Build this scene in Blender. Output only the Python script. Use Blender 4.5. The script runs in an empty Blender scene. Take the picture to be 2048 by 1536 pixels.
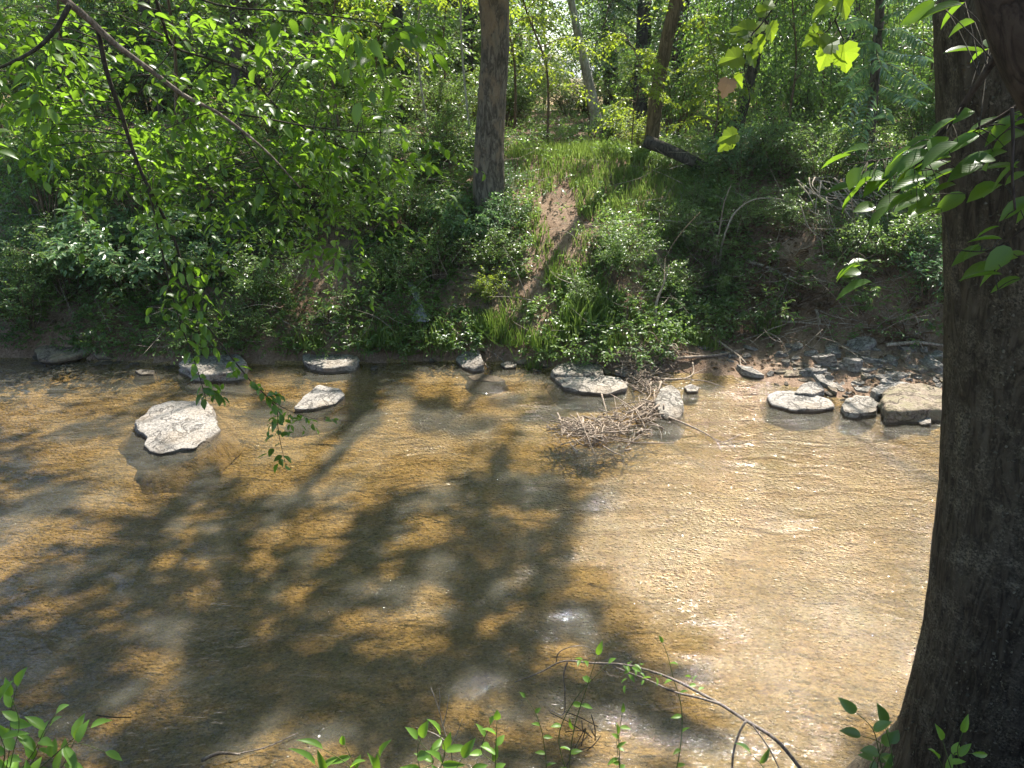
import bpy, math
import numpy as np
from mathutils import Vector, Matrix

# ------------------------------------------------------------------ camera, sky, sun, exposure
SC = bpy.context.scene
COL = SC.collection
CAM_Z, PITCH, LENS = 4.5, math.radians(21.8), 27.0
SUN_EL, SUN_AZ = math.radians(58), math.radians(27)
cam_data = bpy.data.cameras.new('camera')
cam_data.lens = LENS; cam_data.sensor_width = 36; cam_data.clip_start = 0.05; cam_data.clip_end = 6000
cam = bpy.data.objects.new('camera', cam_data); COL.objects.link(cam)
cam.location = (0, 0, CAM_Z); cam.rotation_euler = (math.pi/2 - PITCH, 0, 0)
SC.camera = cam

world = bpy.data.worlds.new('World'); SC.world = world; world.use_nodes = True
wn = world.node_tree; bg = wn.nodes['Background']
sky = wn.nodes.new('ShaderNodeTexSky'); sky.sky_type = 'NISHITA'; sky.sun_disc = False
sky.sun_elevation = SUN_EL; sky.sun_rotation = SUN_AZ
wn.links.new(sky.outputs[0], bg.inputs[0]); bg.inputs[1].default_value = 0.135

S = np.array([math.sin(SUN_AZ)*math.cos(SUN_EL), math.cos(SUN_AZ)*math.cos(SUN_EL), math.sin(SUN_EL)])
sl = bpy.data.lights.new('sun', 'SUN'); sl.energy = 5.0; sl.angle = math.radians(0.7); sl.color = (1, 0.95, 0.86)
so = bpy.data.objects.new('sun', sl); COL.objects.link(so); so.location = (10, 20, 40)
so.rotation_euler = Vector(-S).to_track_quat('-Z', 'Y').to_euler()

SC.view_settings.view_transform = 'Standard'; SC.view_settings.look = 'None'
SC.view_settings.exposure = 1.47; SC.view_settings.gamma = 1.0
SC.render.engine = 'CYCLES'
SC.cycles.max_bounces = 8; SC.cycles.diffuse_bounces = 4; SC.cycles.glossy_bounces = 3
SC.cycles.transmission_bounces = 4; SC.cycles.transparent_max_bounces = 8
SC.cycles.caustics_reflective = False; SC.cycles.caustics_refractive = False
SC.cycles.sample_clamp_indirect = 6
SC.cycles.use_denoising = True

# ------------------------------------------------------------------ maths helpers
F = LENS/36*2048
FW = np.array([0, math.cos(PITCH), -math.sin(PITCH)]); UP = np.array([0, math.sin(PITCH), math.cos(PITCH)])
C0 = np.array([0, 0, CAM_Z])
def ray(px, py): return FW + np.array([1, 0, 0])*(px-1024)/F + UP*(768-py)/F
def at(px, py, Y):
    d = ray(px, py); return C0 + d*(Y/d[1])
def at_z(px, py, z):
    d = ray(px, py); return C0 + d*((z-CAM_Z)/d[2])
def proj(P):
    r = P - C0; f = np.maximum(r@FW, 1e-3)
    return 1024 + F*r[..., 0]/f, 768 - F*(r@UP)/f
def sstep(a, b, x):
    t = np.clip((x-a)/(b-a), 0, 1); return t*t*(3-2*t)
def nrm(v): return v/np.maximum(np.linalg.norm(v, axis=-1, keepdims=True), 1e-9)
def _h(ix, iy, iz, s):
    n = (ix.astype(np.int64)*374761393 + iy.astype(np.int64)*668265263 + iz.astype(np.int64)*2147483647 + s*974634777) & 0x7fffffff
    n = ((n ^ (n >> 13))*1274126177) & 0x7fffffff
    return ((n ^ (n >> 16)) & 0xffff)/65535.0
def vnoise(x, y, z=None, s=0):
    x = np.asarray(x, float); y = np.asarray(y, float); z = np.zeros_like(x) if z is None else np.asarray(z, float)
    ix, iy, iz = np.floor(x), np.floor(y), np.floor(z); fx, fy, fz = x-ix, y-iy, z-iz
    fx, fy, fz = [f*f*(3-2*f) for f in (fx, fy, fz)]
    r = 0
    for a in (0, 1):
        for b in (0, 1):
            for c in (0, 1):
                w = (fx if a else 1-fx)*(fy if b else 1-fy)*(fz if c else 1-fz)
                r = r + w*_h(ix+a, iy+b, iz+c, s)
    return r
def fbm(x, y, z=None, s=0, o=4):
    r = 0; a = 0.5; x = np.asarray(x, float); y = np.asarray(y, float)
    for i in range(o):
        r = r + a*(vnoise(x, y, z, s+i)-0.5); x = x*2.03; y = y*2.03; z = None if z is None else z*2.03; a *= 0.5
    return r

# ------------------------------------------------------------------ scene graph helpers
def tag(o, label, cat=None, group=None, kind=None):
    o['label'] = label
    if cat: o['category'] = cat
    if group: o['group'] = group
    if kind: o['kind'] = kind
    return o
def thing(name, label, cat, loc=(0, 0, 0), group=None):
    o = bpy.data.objects.new(name, None); COL.objects.link(o); o.location = [float(v) for v in loc]
    o.empty_display_size = 0.1
    return tag(o, label, cat, group)
def mesh(name, V, faces, mat=None, smooth=True, tint=None, uv=None):
    """faces: one (n,k) int array or a list of such; tint: one float per face; uv: (loops,2)"""
    if isinstance(faces, np.ndarray): faces = [faces]
    faces = [f for f in faces if len(f)]
    me = bpy.data.meshes.new(name); V = np.asarray(V, np.float32)
    me.vertices.add(len(V)); me.vertices.foreach_set('co', V.ravel())
    li = np.concatenate([f.ravel() for f in faces]).astype(np.int32)
    cnt = np.concatenate([np.full(len(f), f.shape[1]) for f in faces]).astype(np.int32)
    st = np.concatenate([[0], np.cumsum(cnt)[:-1]]).astype(np.int32)
    me.loops.add(len(li)); me.loops.foreach_set('vertex_index', li)
    me.polygons.add(len(cnt)); me.polygons.foreach_set('loop_start', st); me.polygons.foreach_set('loop_total', cnt)
    me.polygons.foreach_set('use_smooth', np.full(len(cnt), smooth))
    if tint is not None:
        at_ = me.attributes.new('tint', 'FLOAT', 'FACE'); at_.data.foreach_set('value', np.asarray(tint, np.float32))
    if uv is not None:
        u = me.uv_layers.new(name='UVMap'); u.data.foreach_set('uv', np.asarray(uv, np.float32).ravel())
    me.update(calc_edges=True); me.validate()
    if mat: me.materials.append(mat)
    return me
def put(name, me, parent=None, loc=(0, 0, 0)):
    o = bpy.data.objects.new(name, me); COL.objects.link(o); o.location = [float(v) for v in loc]
    if parent: o.parent = parent
    return o
def dup(root, loc, rz=0, sc=1.0, label=None, group=None):
    r = root.copy(); COL.objects.link(r); r.location = [float(v) for v in loc]; r.rotation_euler = (0, 0, rz)
    r.scale = (sc, sc, sc) if np.isscalar(sc) else sc
    if label: r['label'] = label
    if group: r['group'] = group
    for ch in root.children:
        c = ch.copy(); COL.objects.link(c); c.parent = r
        for g in ch.children:
            d = g.copy(); COL.objects.link(d); d.parent = c
    return r

class Geo:
    """collects vertices and faces"""
    def __init__(s): s.V = []; s.Q = []; s.T = []; s.n = 0
    def add(s, V, Q=None, T=None):
        s.V.append(V)
        if Q is not None and len(Q): s.Q.append(Q+s.n)
        if T is not None and len(T): s.T.append(T+s.n)
        s.n += len(V)
    def tube(s, path, rad, sides=8, rough=0.0, seed=0):
        path = np.asarray(path, float); n = len(path); rad = np.broadcast_to(rad, (n,)).astype(float)
        t = nrm(np.gradient(path, axis=0)); ref = np.array([0.31, 0.2, 0.93]) if abs(t[:, 2]).mean() < 0.8 else np.array([0.9, 0.35, 0.1])
        a = nrm(np.cross(t, ref)); b = np.cross(t, a)
        th = np.linspace(0, 2*np.pi, sides, endpoint=False)
        R = rad[:, None]*np.ones(sides)
        if rough:
            cum = np.concatenate([[0], np.cumsum(np.linalg.norm(np.diff(path, axis=0), axis=1))])
            R = R*(1+rough*fbm(np.cos(th)[None]*2+cum[:, None]*1.5+seed, np.sin(th)[None]*2+7+cum[:, None]*0.7)*2)
        V = path[:, None]+R[..., None]*(np.cos(th)[None, :, None]*a[:, None]+np.sin(th)[None, :, None]*b[:, None])
        i = np.arange(n-1)[:, None]*sides; j = np.arange(sides)[None]; k = (j+1) % sides
        Q = np.stack([i+j, i+k, i+sides+k, i+sides+j], -1).reshape(-1, 4)
        V = V.reshape(-1, 3); m = len(V)
        V = np.concatenate([V, path[:1], path[-1:]])
        jj = np.arange(sides); kk = (jj+1) % sides
        T = np.concatenate([np.stack([kk, jj, np.full(sides, m)], -1), np.stack([jj+(n-1)*sides, kk+(n-1)*sides, np.full(sides, m+1)], -1)])
        s.add(V, Q, T)
    def mesh(s, name, mat, origin=(0, 0, 0), smooth=True):
        V = np.concatenate(s.V)-np.asarray(origin)
        fs = []
        if s.Q: fs.append(np.concatenate(s.Q))
        if s.T: fs.append(np.concatenate(s.T))
        return mesh(name, V, fs, mat, smooth)
def smooth_path(pts, n):
    """Catmull-Rom through pts"""
    P = np.asarray(pts, float)
    if len(P) < 3:
        t = np.linspace(0, 1, n)[:, None]; return P[0]*(1-t)+P[-1]*t
    c = chord(P); h = np.diff(c); sl_ = np.diff(P, axis=0)/h[:, None]; m = np.empty_like(P); m[0] = sl_[0]; m[-1] = sl_[-1]
    m[1:-1] = (sl_[:-1]*h[1:, None]+sl_[1:]*h[:-1, None])/(h[1:]+h[:-1])[:, None]
    u = np.linspace(0, c[-1], n); k = np.clip(np.searchsorted(c, u, 'right')-1, 0, len(P)-2); f = ((u-c[k])/h[k])[:, None]; hh = h[k][:, None]
    return (2*f**3-3*f**2+1)*P[k]+(f**3-2*f**2+f)*hh*m[k]+(3*f**2-2*f**3)*P[k+1]+(f**3-f**2)*hh*m[k+1]
def chord(P):
    return np.concatenate([[0], np.cumsum(np.maximum(np.linalg.norm(np.diff(np.asarray(P, float), axis=0), axis=1), 1e-6))])

# leaf templates: (u, v, w) vertices and triangles; v is multiplied by the width, u and w by the length
def strip_tpl(us, hw, droop, fold):
    V = []; Fc = []
    for u, h in zip(us, hw):
        w = -droop*u*u
        if h == 0: V.append((u, 0, w))
        else: V += [(u, -h, w+fold*h), (u, 0, w), (u, h, w+fold*h)]
    V = np.array(V); k = 0
    rows = []
    for h in hw:
        rows.append([k] if h == 0 else [k, k+1, k+2]); k += len(rows[-1])
    for a, b in zip(rows[:-1], rows[1:]):
        if len(a) == 1: Fc += [(a[0], b[1], b[0]), (a[0], b[2], b[1])]
        elif len(b) == 1: Fc += [(a[0], a[1], b[0]), (a[1], a[2], b[0])]
        else: Fc += [(a[0], a[1], b[1]), (a[0], b[1], b[0]), (a[1], a[2], b[2]), (a[1], b[2], b[1])]
    return V, np.array(Fc)
FAR = (np.array([(0, 0, 0), (.42, -.5, .07), (1, 0, -.12), (.42, .5, .07)]), np.array([(0, 2, 1), (0, 3, 2)]))
NEAR = strip_tpl((0, .12, .3, .52, .74, .9, 1), (0, .3, .47, .5, .36, .14, 0), .22, .22)
LANCE = strip_tpl((0, .15, .4, .65, .85, 1), (0, .34, .5, .42, .2, 0), .28, .25)
BLADE = strip_tpl((0, .02, .3, .55, .78, 1), (0, .4, .5, .42, .28, 0), .62, .2)
FALLEN = strip_tpl((0, .25, .6, 1), (0, .45, .5, 0), -.18, .5)
def syc_tpl():
    o = [(0, 0), (-.08, .22), (.1, .5), (.22, .45), (.3, .56), (.42, .42), (.5, .5), (.62, .33), (.68, .2), (.8, .22), (1, 0)]
    pts = o + [(u, -v) for u, v in o[-2:0:-1]]
    V = [(.25, 0, 0)] + [(u, v*1.0, -.25*u*u+.22*abs(v)-.12*v*v*4*.3) for u, v in pts]; n = len(pts)
    return np.array(V), np.array([(0, 1+i, 1+(i+1) % n) for i in range(n)])
SYC = syc_tpl()

def leaves(P, D, N, L, W, tpl, tint, uv=False):
    D = nrm(D); N = nrm(N-(N*D).sum(1, keepdims=True)*D); B = np.cross(N, D)
    T, Fc = tpl; L = np.asarray(L)[:, None, None]; W = np.asarray(W)[:, None, None]
    V = P[:, None]+D[:, None]*(T[None, :, 0:1]*L)+B[:, None]*(T[None, :, 1:2]*W)+N[:, None]*(T[None, :, 2:3]*L)
    Fa = Fc[None]+(np.arange(len(P))*len(T))[:, None, None]
    U = None
    if uv: U = np.tile(T[Fc.ravel()][:, :2]+np.array([0, .5]), (len(P), 1))
    return V.reshape(-1, 3), Fa.reshape(-1, 3), np.repeat(tint, len(Fc)), U
class Fol:
    def __init__(s): s.V = []; s.F = []; s.t = []; s.U = []; s.n = 0
    def add(s, V, Fa, t, U=None):
        s.V.append(V); s.F.append(Fa+s.n); s.t.append(t); s.n += len(V)
        if U is not None: s.U.append(U)
    def mesh(s, name, mat, origin=(0, 0, 0), smooth=False):
        return mesh(name, np.concatenate(s.V)-np.asarray(origin), np.concatenate(s.F), mat, smooth, np.concatenate(s.t), np.concatenate(s.U) if s.U else None)

def sprigs(fol, geo, rng, O, D, L, nl, ll, lw, droop=.25, tpl=FAR, spread=1.0, upn=1.2, stem_r=.003, uv=False, tint0=None, tail=.15):
    """leafy twigs: O origins, D directions, L lengths; nl alternate leaves on each"""
    n = len(O); D = nrm(D); L = np.broadcast_to(L, (n,))
    g = np.array([0, 0, -1.0])
    side = nrm(np.cross(D, np.array([0.02, 0.01, 1.0]))+rng.normal(0, .15, (n, 3)))
    u = np.linspace(tail, 1, nl)[None]+rng.uniform(-.04, .04, (n, nl))
    P = O[:, None]+D[:, None]*(u*L[:, None])[..., None]+g*(droop*u*u*L[:, None])[..., None]
    tan = nrm(D[:, None]+g*(2*droop*u)[..., None])
    sg = np.where(np.arange(nl) % 2 == 0, 1., -1.)[None, :, None]
    last = (np.arange(nl) == nl-1)[None, :, None]
    LD = tan*(.55+.3*rng.random((n, nl, 1)))+side[:, None]*sg*spread*np.where(last, .15, 1.0)+rng.normal(0, .28, (n, nl, 3))+g*.22
    LN = np.array([0, 0, 1.0])*upn+rng.normal(0, .5, (n, nl, 3))
    sc = (1-.35*np.abs(u-.45))*rng.uniform(.65, 1.2, (n, nl))
    if not np.isscalar(ll): sc = sc*np.asarray(ll)[:, None]; ll = 1.0; lw_ = lw
    else: lw_ = lw/ll
    t = rng.random((n, 1))*.5+rng.random((n, nl))*.5 if tint0 is None else np.clip(tint0[:, None]+rng.normal(0, .16, (n, nl)), 0, 1)
    V, Fa, tt, U = leaves(P.reshape(-1, 3), LD.reshape(-1, 3), LN.reshape(-1, 3), (sc*ll).ravel(), (sc*ll*lw_).ravel(), tpl, t.ravel(), uv)
    fol.add(V, Fa, tt, U)
    if geo is not None and stem_r:
        m = 4; uu = np.linspace(0, 1, m)[None]
        Q = O[:, None]+D[:, None]*(uu*L[:, None])[..., None]+g*(droop*uu*uu*L[:, None])[..., None]
        rr = stem_r*(1-.75*uu)[..., None]
        up = nrm(np.cross(side, D)); ring = []
        for a in (0, 2.094, 4.189): ring.append(Q+rr*(math.cos(a)*side[:, None]+math.sin(a)*up[:, None]))
        V = np.stack(ring, 2).reshape(-1, 3)
        base = (np.arange(n)*m*3)[:, None, None]+(np.arange(m-1)*3)[None, :, None]
        j = np.arange(3)[None, None]; k = (j+1) % 3
        geo.add(V, np.stack([base+j, base+k, base+3+k, base+3+j], -1).reshape(-1, 4))

# ------------------------------------------------------------------ materials
def nmat(name):
    m = bpy.data.materials.new(name); m.use_nodes = True; m.node_tree.nodes.clear(); return m, m.node_tree
def nd(t, typ, ins=None, **kw):
    n = t.nodes.new(typ)
    for k, v in kw.items(): setattr(n, k, v)
    for k, v in (ins or {}).items():
        if isinstance(v, bpy.types.NodeSocket): t.links.new(v, n.inputs[k])
        else: n.inputs[k].default_value = v
    return n
def bw(t, c): return nd(t, 'ShaderNodeRGBToBW', {0: c}).outputs[0]
def c4(c): return (c[0], c[1], c[2], 1)
def coords(t, scale=(1, 1, 1), kind='Object', rot=(0, 0, 0)):
    tc = nd(t, 'ShaderNodeTexCoord'); return nd(t, 'ShaderNodeMapping', {0: tc.outputs[kind], 'Scale': scale, 'Rotation': rot}).outputs[0]
def noise(t, vec, scale, detail=4, rough=.55, dist=0):
    return nd(t, 'ShaderNodeTexNoise', {'Vector': vec, 'Scale': scale, 'Detail': detail, 'Roughness': rough, 'Distortion': dist}).outputs[0]
def voro(t, vec, scale, feature='F1'):
    return nd(t, 'ShaderNodeTexVoronoi', {'Vector': vec, 'Scale': scale}, feature=feature)
def ramp(t, fac, stops):
    n = nd(t, 'ShaderNodeValToRGB', {0: fac}); cr = n.color_ramp
    while len(cr.elements) < len(stops): cr.elements.new(.5)
    for e, (p, c) in zip(cr.elements, stops): e.position = p; e.color = c4(c) if not np.isscalar(c) else (c, c, c, 1)
    return n.outputs[0]
def mixc(t, fac, a, b, mode='MIX'):
    n = nd(t, 'ShaderNodeMix', data_type='RGBA', blend_type=mode)
    for s_, v in ((0, fac), (6, a), (7, b)):
        if isinstance(v, bpy.types.NodeSocket): t.links.new(v, n.inputs[s_])
        else: n.inputs[s_].default_value = v if s_ == 0 else c4(v)
    return n.outputs[2]
def out(t, sh): nd(t, 'ShaderNodeOutputMaterial', {0: sh})
def bump(t, h, strength, dist=.02, normal=None):
    i = {'Height': h, 'Strength': strength, 'Distance': dist}
    if normal is not None: i['Normal'] = normal
    return nd(t, 'ShaderNodeBump', i).outputs[0]
def princ(t, col, rough=.8, spec=.3, normal=None):
    i = {'Base Color': col if isinstance(col, bpy.types.NodeSocket) else c4(col), 'Roughness': rough, 'Specular IOR Level': spec}
    if normal is not None: i['Normal'] = normal
    return nd(t, 'ShaderNodeBsdfPrincipled', i).outputs[0]

def mth(t, op, a, b=None):
    return nd(t, 'ShaderNodeMath', {0: a} if b is None else {0: a, 1: b}, operation=op).outputs[0]
def leaf_mat(name, dark, light, trans, tfac=.42, rough=.42, spec=.45, veins=False):
    m, t = nmat(name)
    a = nd(t, 'ShaderNodeAttribute', attribute_name='tint').outputs['Fac']
    col = mixc(t, a, dark, light); tr = mixc(t, a, [c*.75 for c in trans], [c*1.2 for c in trans])
    normal = None
    if veins:
        uv = nd(t, 'ShaderNodeTexCoord').outputs['UV']
        sx = nd(t, 'ShaderNodeSeparateXYZ', {0: uv})
        v = nd(t, 'ShaderNodeMath', {0: sx.outputs[1], 1: .5}, operation='SUBTRACT').outputs[0]
        av = nd(t, 'ShaderNodeMath', {0: v}, operation='ABSOLUTE').outputs[0]
        k = nd(t, 'ShaderNodeMath', {0: av, 1: -.75}, operation='MULTIPLY').outputs[0]
        k = nd(t, 'ShaderNodeMath', {0: k, 1: sx.outputs[0]}, operation='ADD').outputs[0]
        k = nd(t, 'ShaderNodeMath', {0: k, 1: 62.}, operation='MULTIPLY').outputs[0]
        k = nd(t, 'ShaderNodeMath', {0: k}, operation='SINE').outputs[0]
        vein = ramp(t, k, [(.82, 0.), (.97, 1.)])
        mid = ramp(t, av, [(.012, 1.), (.035, 0.)])
        vv = nd(t, 'ShaderNodeMath', {0: vein, 1: mid}, operation='MAXIMUM').outputs[0]
        col = mixc(t, nd(t, 'ShaderNodeMath', {0: vv, 1: .35}, operation='MULTIPLY').outputs[0], col, [c*1.5+.02 for c in light])
        tr = mixc(t, nd(t, 'ShaderNodeMath', {0: vv, 1: .3}, operation='MULTIPLY').outputs[0], tr, [c*.55 for c in trans])
        normal = bump(t, k, .08, .001)
    p = princ(t, col, rough, spec, normal)
    tl = nd(t, 'ShaderNodeBsdfTranslucent', {0: tr}).outputs[0]
    out(t, nd(t, 'ShaderNodeMixShader', {0: tfac, 1: p, 2: tl}).outputs[0]); return m

M = {}
M['leaf_near'] = leaf_mat('leaf_near', (.03, .072, .017), (.08, .145, .026), (.28, .50, .032), .46, .38, .5, True)
M['leaf_right'] = leaf_mat('leaf_right', (.035, .080, .020), (.07, .14, .022), (.26, .46, .03), .45, .36, .5, True)
M['leaf_syc'] = leaf_mat('leaf_syc', (.05, .10, .03), (.09, .16, .03), (.36, .52, .03), .5, .5, .4)
M['leaf_canopy'] = leaf_mat('leaf_canopy', (.035, .085, .02), (.07, .14, .025), (.28, .50, .05), .45)
M['leaf_bush'] = leaf_mat('leaf_bush', (.045, .105, .03), (.13, .205, .055), (.27, .47, .06), .42, .34, .6)
M['leaf_blue'] = leaf_mat('leaf_blue', (.045, .10, .05), (.10, .17, .075), (.15, .33, .07), .3, .35, .6)
M['leaf_pale'] = leaf_mat('leaf_pale', (.07, .135, .06), (.15, .23, .10), (.22, .40, .10), .36, .34, .6)
M['leaf_gloss'] = leaf_mat('leaf_gloss', (.07, .14, .06), (.12, .2, .08), (.2, .36, .08), .25, .26, .9)
M['leaf_yellow'] = leaf_mat('leaf_yellow', (.065, .12, .022), (.14, .19, .03), (.45, .58, .04), .48)
M['leaf_cover'] = leaf_mat('leaf_cover', (.05, .105, .032), (.15, .215, .07), (.30, .48, .08), .4, .34, .6)
M['leaf_fg'] = leaf_mat('leaf_fg', (.085, .18, .026), (.15, .28, .04), (.34, .60, .04), .42, .4, .5, True)
M['grass'] = leaf_mat('grass', (.06, .12, .026), (.20, .25, .08), (.36, .50, .10), .45, .45, .4)
M['leaf_far'] = leaf_mat('leaf_far', (.05, .105, .035), (.13, .19, .06), (.30, .48, .08), .42)
M['dead_leaf'] = leaf_mat('dead_leaf', (.10, .06, .035), (.27, .19, .12), (.16, .10, .05), .2, .7, .2)

def mth(t, op, a, b=None):
    return nd(t, 'ShaderNodeMath', {0: a} if b is None else {0: a, 1: b}, operation=op).outputs[0]
M['dead_pale'] = leaf_mat('dead_pale', (.17, .13, .09), (.34, .27, .19), (.22, .15, .08), .25, .8, .2)
def bark(name, c0, c1, c2, zs=.22, scale=9, bstr=.9, bd=.02, patch=None, lichen=None):
    m, t = nmat(name); v = coords(t, (1, 1, zs))
    n1 = noise(t, v, scale, 7, .68, .35)
    rid = mth(t, 'ABSOLUTE', mth(t, 'SUBTRACT', noise(t, v, scale*.8, 4, .6, .8), .5))
    fur = ramp(t, rid, [(0., 0.), (.09, 1.)])
    fine = noise(t, coords(t, (1, 1, .45)), 70, 4, .65)
    h = mth(t, 'MULTIPLY', n1, mth(t, 'ADD', mth(t, 'MULTIPLY', fur, .6), .4))
    h = mth(t, 'ADD', h, mth(t, 'MULTIPLY', fine, .22))
    col = ramp(t, h, [(.22, c0), (.48, c1), (.8, c2)])
    if patch is not None:
        big = noise(t, coords(t, (1, 1, .5)), 2.6, 6, .65)
        col = mixc(t, ramp(t, big, [(.5, 0.), (.58, .8)]), col, mixc(t, fine, [c*.4 for c in patch], [c*1.3 for c in patch]))
    if lichen is not None:
        ln = noise(t, coords(t), 5, 9, .75); lf = noise(t, coords(t), 85, 4, .7)
        k = ramp(t, ln, [(.47, 0.), (.6, 1.)]); lc = ramp(t, lf, [(.4, [c*.2 for c in lichen]), (.62, lichen)])
        col = mixc(t, k, col, lc)
        h = mth(t, 'ADD', h, mth(t, 'MULTIPLY', lf, k))
    out(t, princ(t, col, .9, .2, bump(t, h, bstr, bd))); return m
M['bark_mid'] = bark('bark_mid', (.035, .03, .025), (.12, .10, .08), (.24, .205, .165), .3, 12, 1.0, .03, patch=(.26, .19, .13))
M['bark_big'] = bark('bark_big', (.018, .0135, .009), (.062, .049, .034), (.11, .09, .063), .16, 14, .9, .012, lichen=(.22, .185, .13))
M['bark_near'] = bark('bark_near', (.02, .017, .013), (.06, .045, .035), (.10, .08, .06), .3, 20, .6, .006)
M['bark_pale'] = bark('bark_pale', (.16, .14, .11), (.34, .31, .26), (.5, .47, .41), .3, 9, .6, .012)
M['bark_brown'] = bark('bark_brown', (.05, .035, .022), (.14, .10, .065), (.22, .16, .11), .2, 12, .8, .012)
M['bark_dark'] = bark('bark_dark', (.02, .018, .015), (.07, .06, .05), (.13, .11, .09), .25, 9, .8, .015)
M['limb_grey'] = bark('limb_grey', (.07, .055, .04), (.19, .155, .125), (.32, .27, .23), .6, 26, .7, .004)
M['twig'] = bark('twig', (.02, .017, .012), (.05, .042, .03), (.09, .075, .055), .5, 40, .4, .002)
M['stem_green'] = bark('stem_green', (.06, .08, .025), (.11, .13, .04), (.15, .17, .06), .4, 30, .3, .002)
M['dead_wood'] = bark('dead_wood', (.11, .085, .065), (.30, .25, .20), (.45, .39, .33), .25, 25, .6, .004)
M['driftwood'] = bark('driftwood', (.10, .075, .055), (.28, .22, .17), (.44, .36, .29), .3, 35, .5, .003)

def rock_mat(name, base, dark, moss=None):
    m, t = nmat(name); v = coords(t)
    n1 = noise(t, v, 3.5, 8, .65); n2 = noise(t, v, 28, 5, .7); n3 = noise(t, v, 110, 2, .6)
    col = mixc(t, ramp(t, n1, [(.36, 0.), (.64, 1.)]), dark, base)
    col = mixc(t, ramp(t, n2, [(.36, .85), (.56, 0.)]), col, [c*.45 for c in dark])
    col = mixc(t, ramp(t, n3, [(.6, 0.), (.75, .35)]), col, [min(1, c*1.35) for c in base])
    if moss is not None: col = mixc(t, ramp(t, noise(t, v, 6, 6, .7), [(.45, 0.), (.6, .8)]), col, moss)
    geo = nd(t, 'ShaderNodeNewGeometry'); z = nd(t, 'ShaderNodeSeparateXYZ', {0: geo.outputs['Position']}).outputs[2]
    zz = nd(t, 'ShaderNodeMath', {0: z, 1: nd(t, 'ShaderNodeMath', {0: n2, 1: .05}, operation='MULTIPLY').outputs[0]}, operation='SUBTRACT').outputs[0]
    crk = ramp(t, mth(t, 'ABSOLUTE', mth(t, 'SUBTRACT', noise(t, coords(t, (1, 1, 2.5)), 2.4, 5, .6, .5), .5)), [(.006, 1.), (.022, 0.)])
    col = mixc(t, mth(t, 'MULTIPLY', crk, .75), col, [c*.3 for c in dark])
    stain = ramp(t, noise(t, v, 1.7, 5, .65), [(.5, 0.), (.66, .55)]); col = mixc(t, stain, col, (.22, .165, .11))
    wet = ramp(t, mth(t, 'ADD', zz, .1), [(.1, 1.), (.118, 0.)])
    wetc = ramp(t, mth(t, 'ADD', zz, .1), [(.03, (.25, .165, .07)), (.085, (.075, .055, .035))])
    col = mixc(t, mth(t, 'MULTIPLY', wet, .88), col, wetc)
    h = mth(t, 'SUBTRACT', mth(t, 'ADD', n1, mth(t, 'MULTIPLY', n2, .5)), mth(t, 'MULTIPLY', crk, .35))
    out(t, princ(t, col, .85, .3, bump(t, h, .9, .04))); return m
M['rock'] = rock_mat('rock', (.42, .385, .35), (.25, .225, .20))
M['rock_grey'] = rock_mat('rock_grey', (.43, .39, .345), (.25, .22, .185))
M['rock_brown'] = rock_mat('rock_brown', (.36, .30, .23), (.20, .15, .11), moss=(.21, .185, .11))

def ground_mat(name, a, b, c, litter=.5, scale=1.0):
    m, t = nmat(name); v = coords(t)
    n1 = noise(t, v, .9*scale, 6, .6); n2 = noise(t, v, 9*scale, 6, .65); n3 = noise(t, v, 55*scale, 3, .7)
    vo = voro(t, v, 30*scale)
    col = mixc(t, ramp(t, n1, [(.38, 0.), (.62, 1.)]), a, b)
    col = mixc(t, ramp(t, n2, [(.42, 0.), (.66, litter)]), col, c)
    col = mixc(t, .35, col, bw(t, vo.outputs['Color']), 'SOFT_LIGHT')
    col = mixc(t, ramp(t, n3, [(.35, .5), (.55, 0.)]), col, [x*.45 for x in a])
    h = nd(t, 'ShaderNodeMath', {0: n2, 1: n3}, operation='ADD').outputs[0]
    out(t, princ(t, col, .95, .15, bump(t, h, .9, .04))); return m
M['soil'] = ground_mat('soil', (.23, .15, .10), (.38, .27, .195), (.13, .085, .055))
M['near_soil'] = ground_mat('near_soil', (.12, .078, .045), (.18, .12, .075), (.07, .05, .03))
M['field'] = ground_mat('field', (.27, .17, .09), (.30, .22, .11), (.20, .20, .07), .6, .15)

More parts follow.
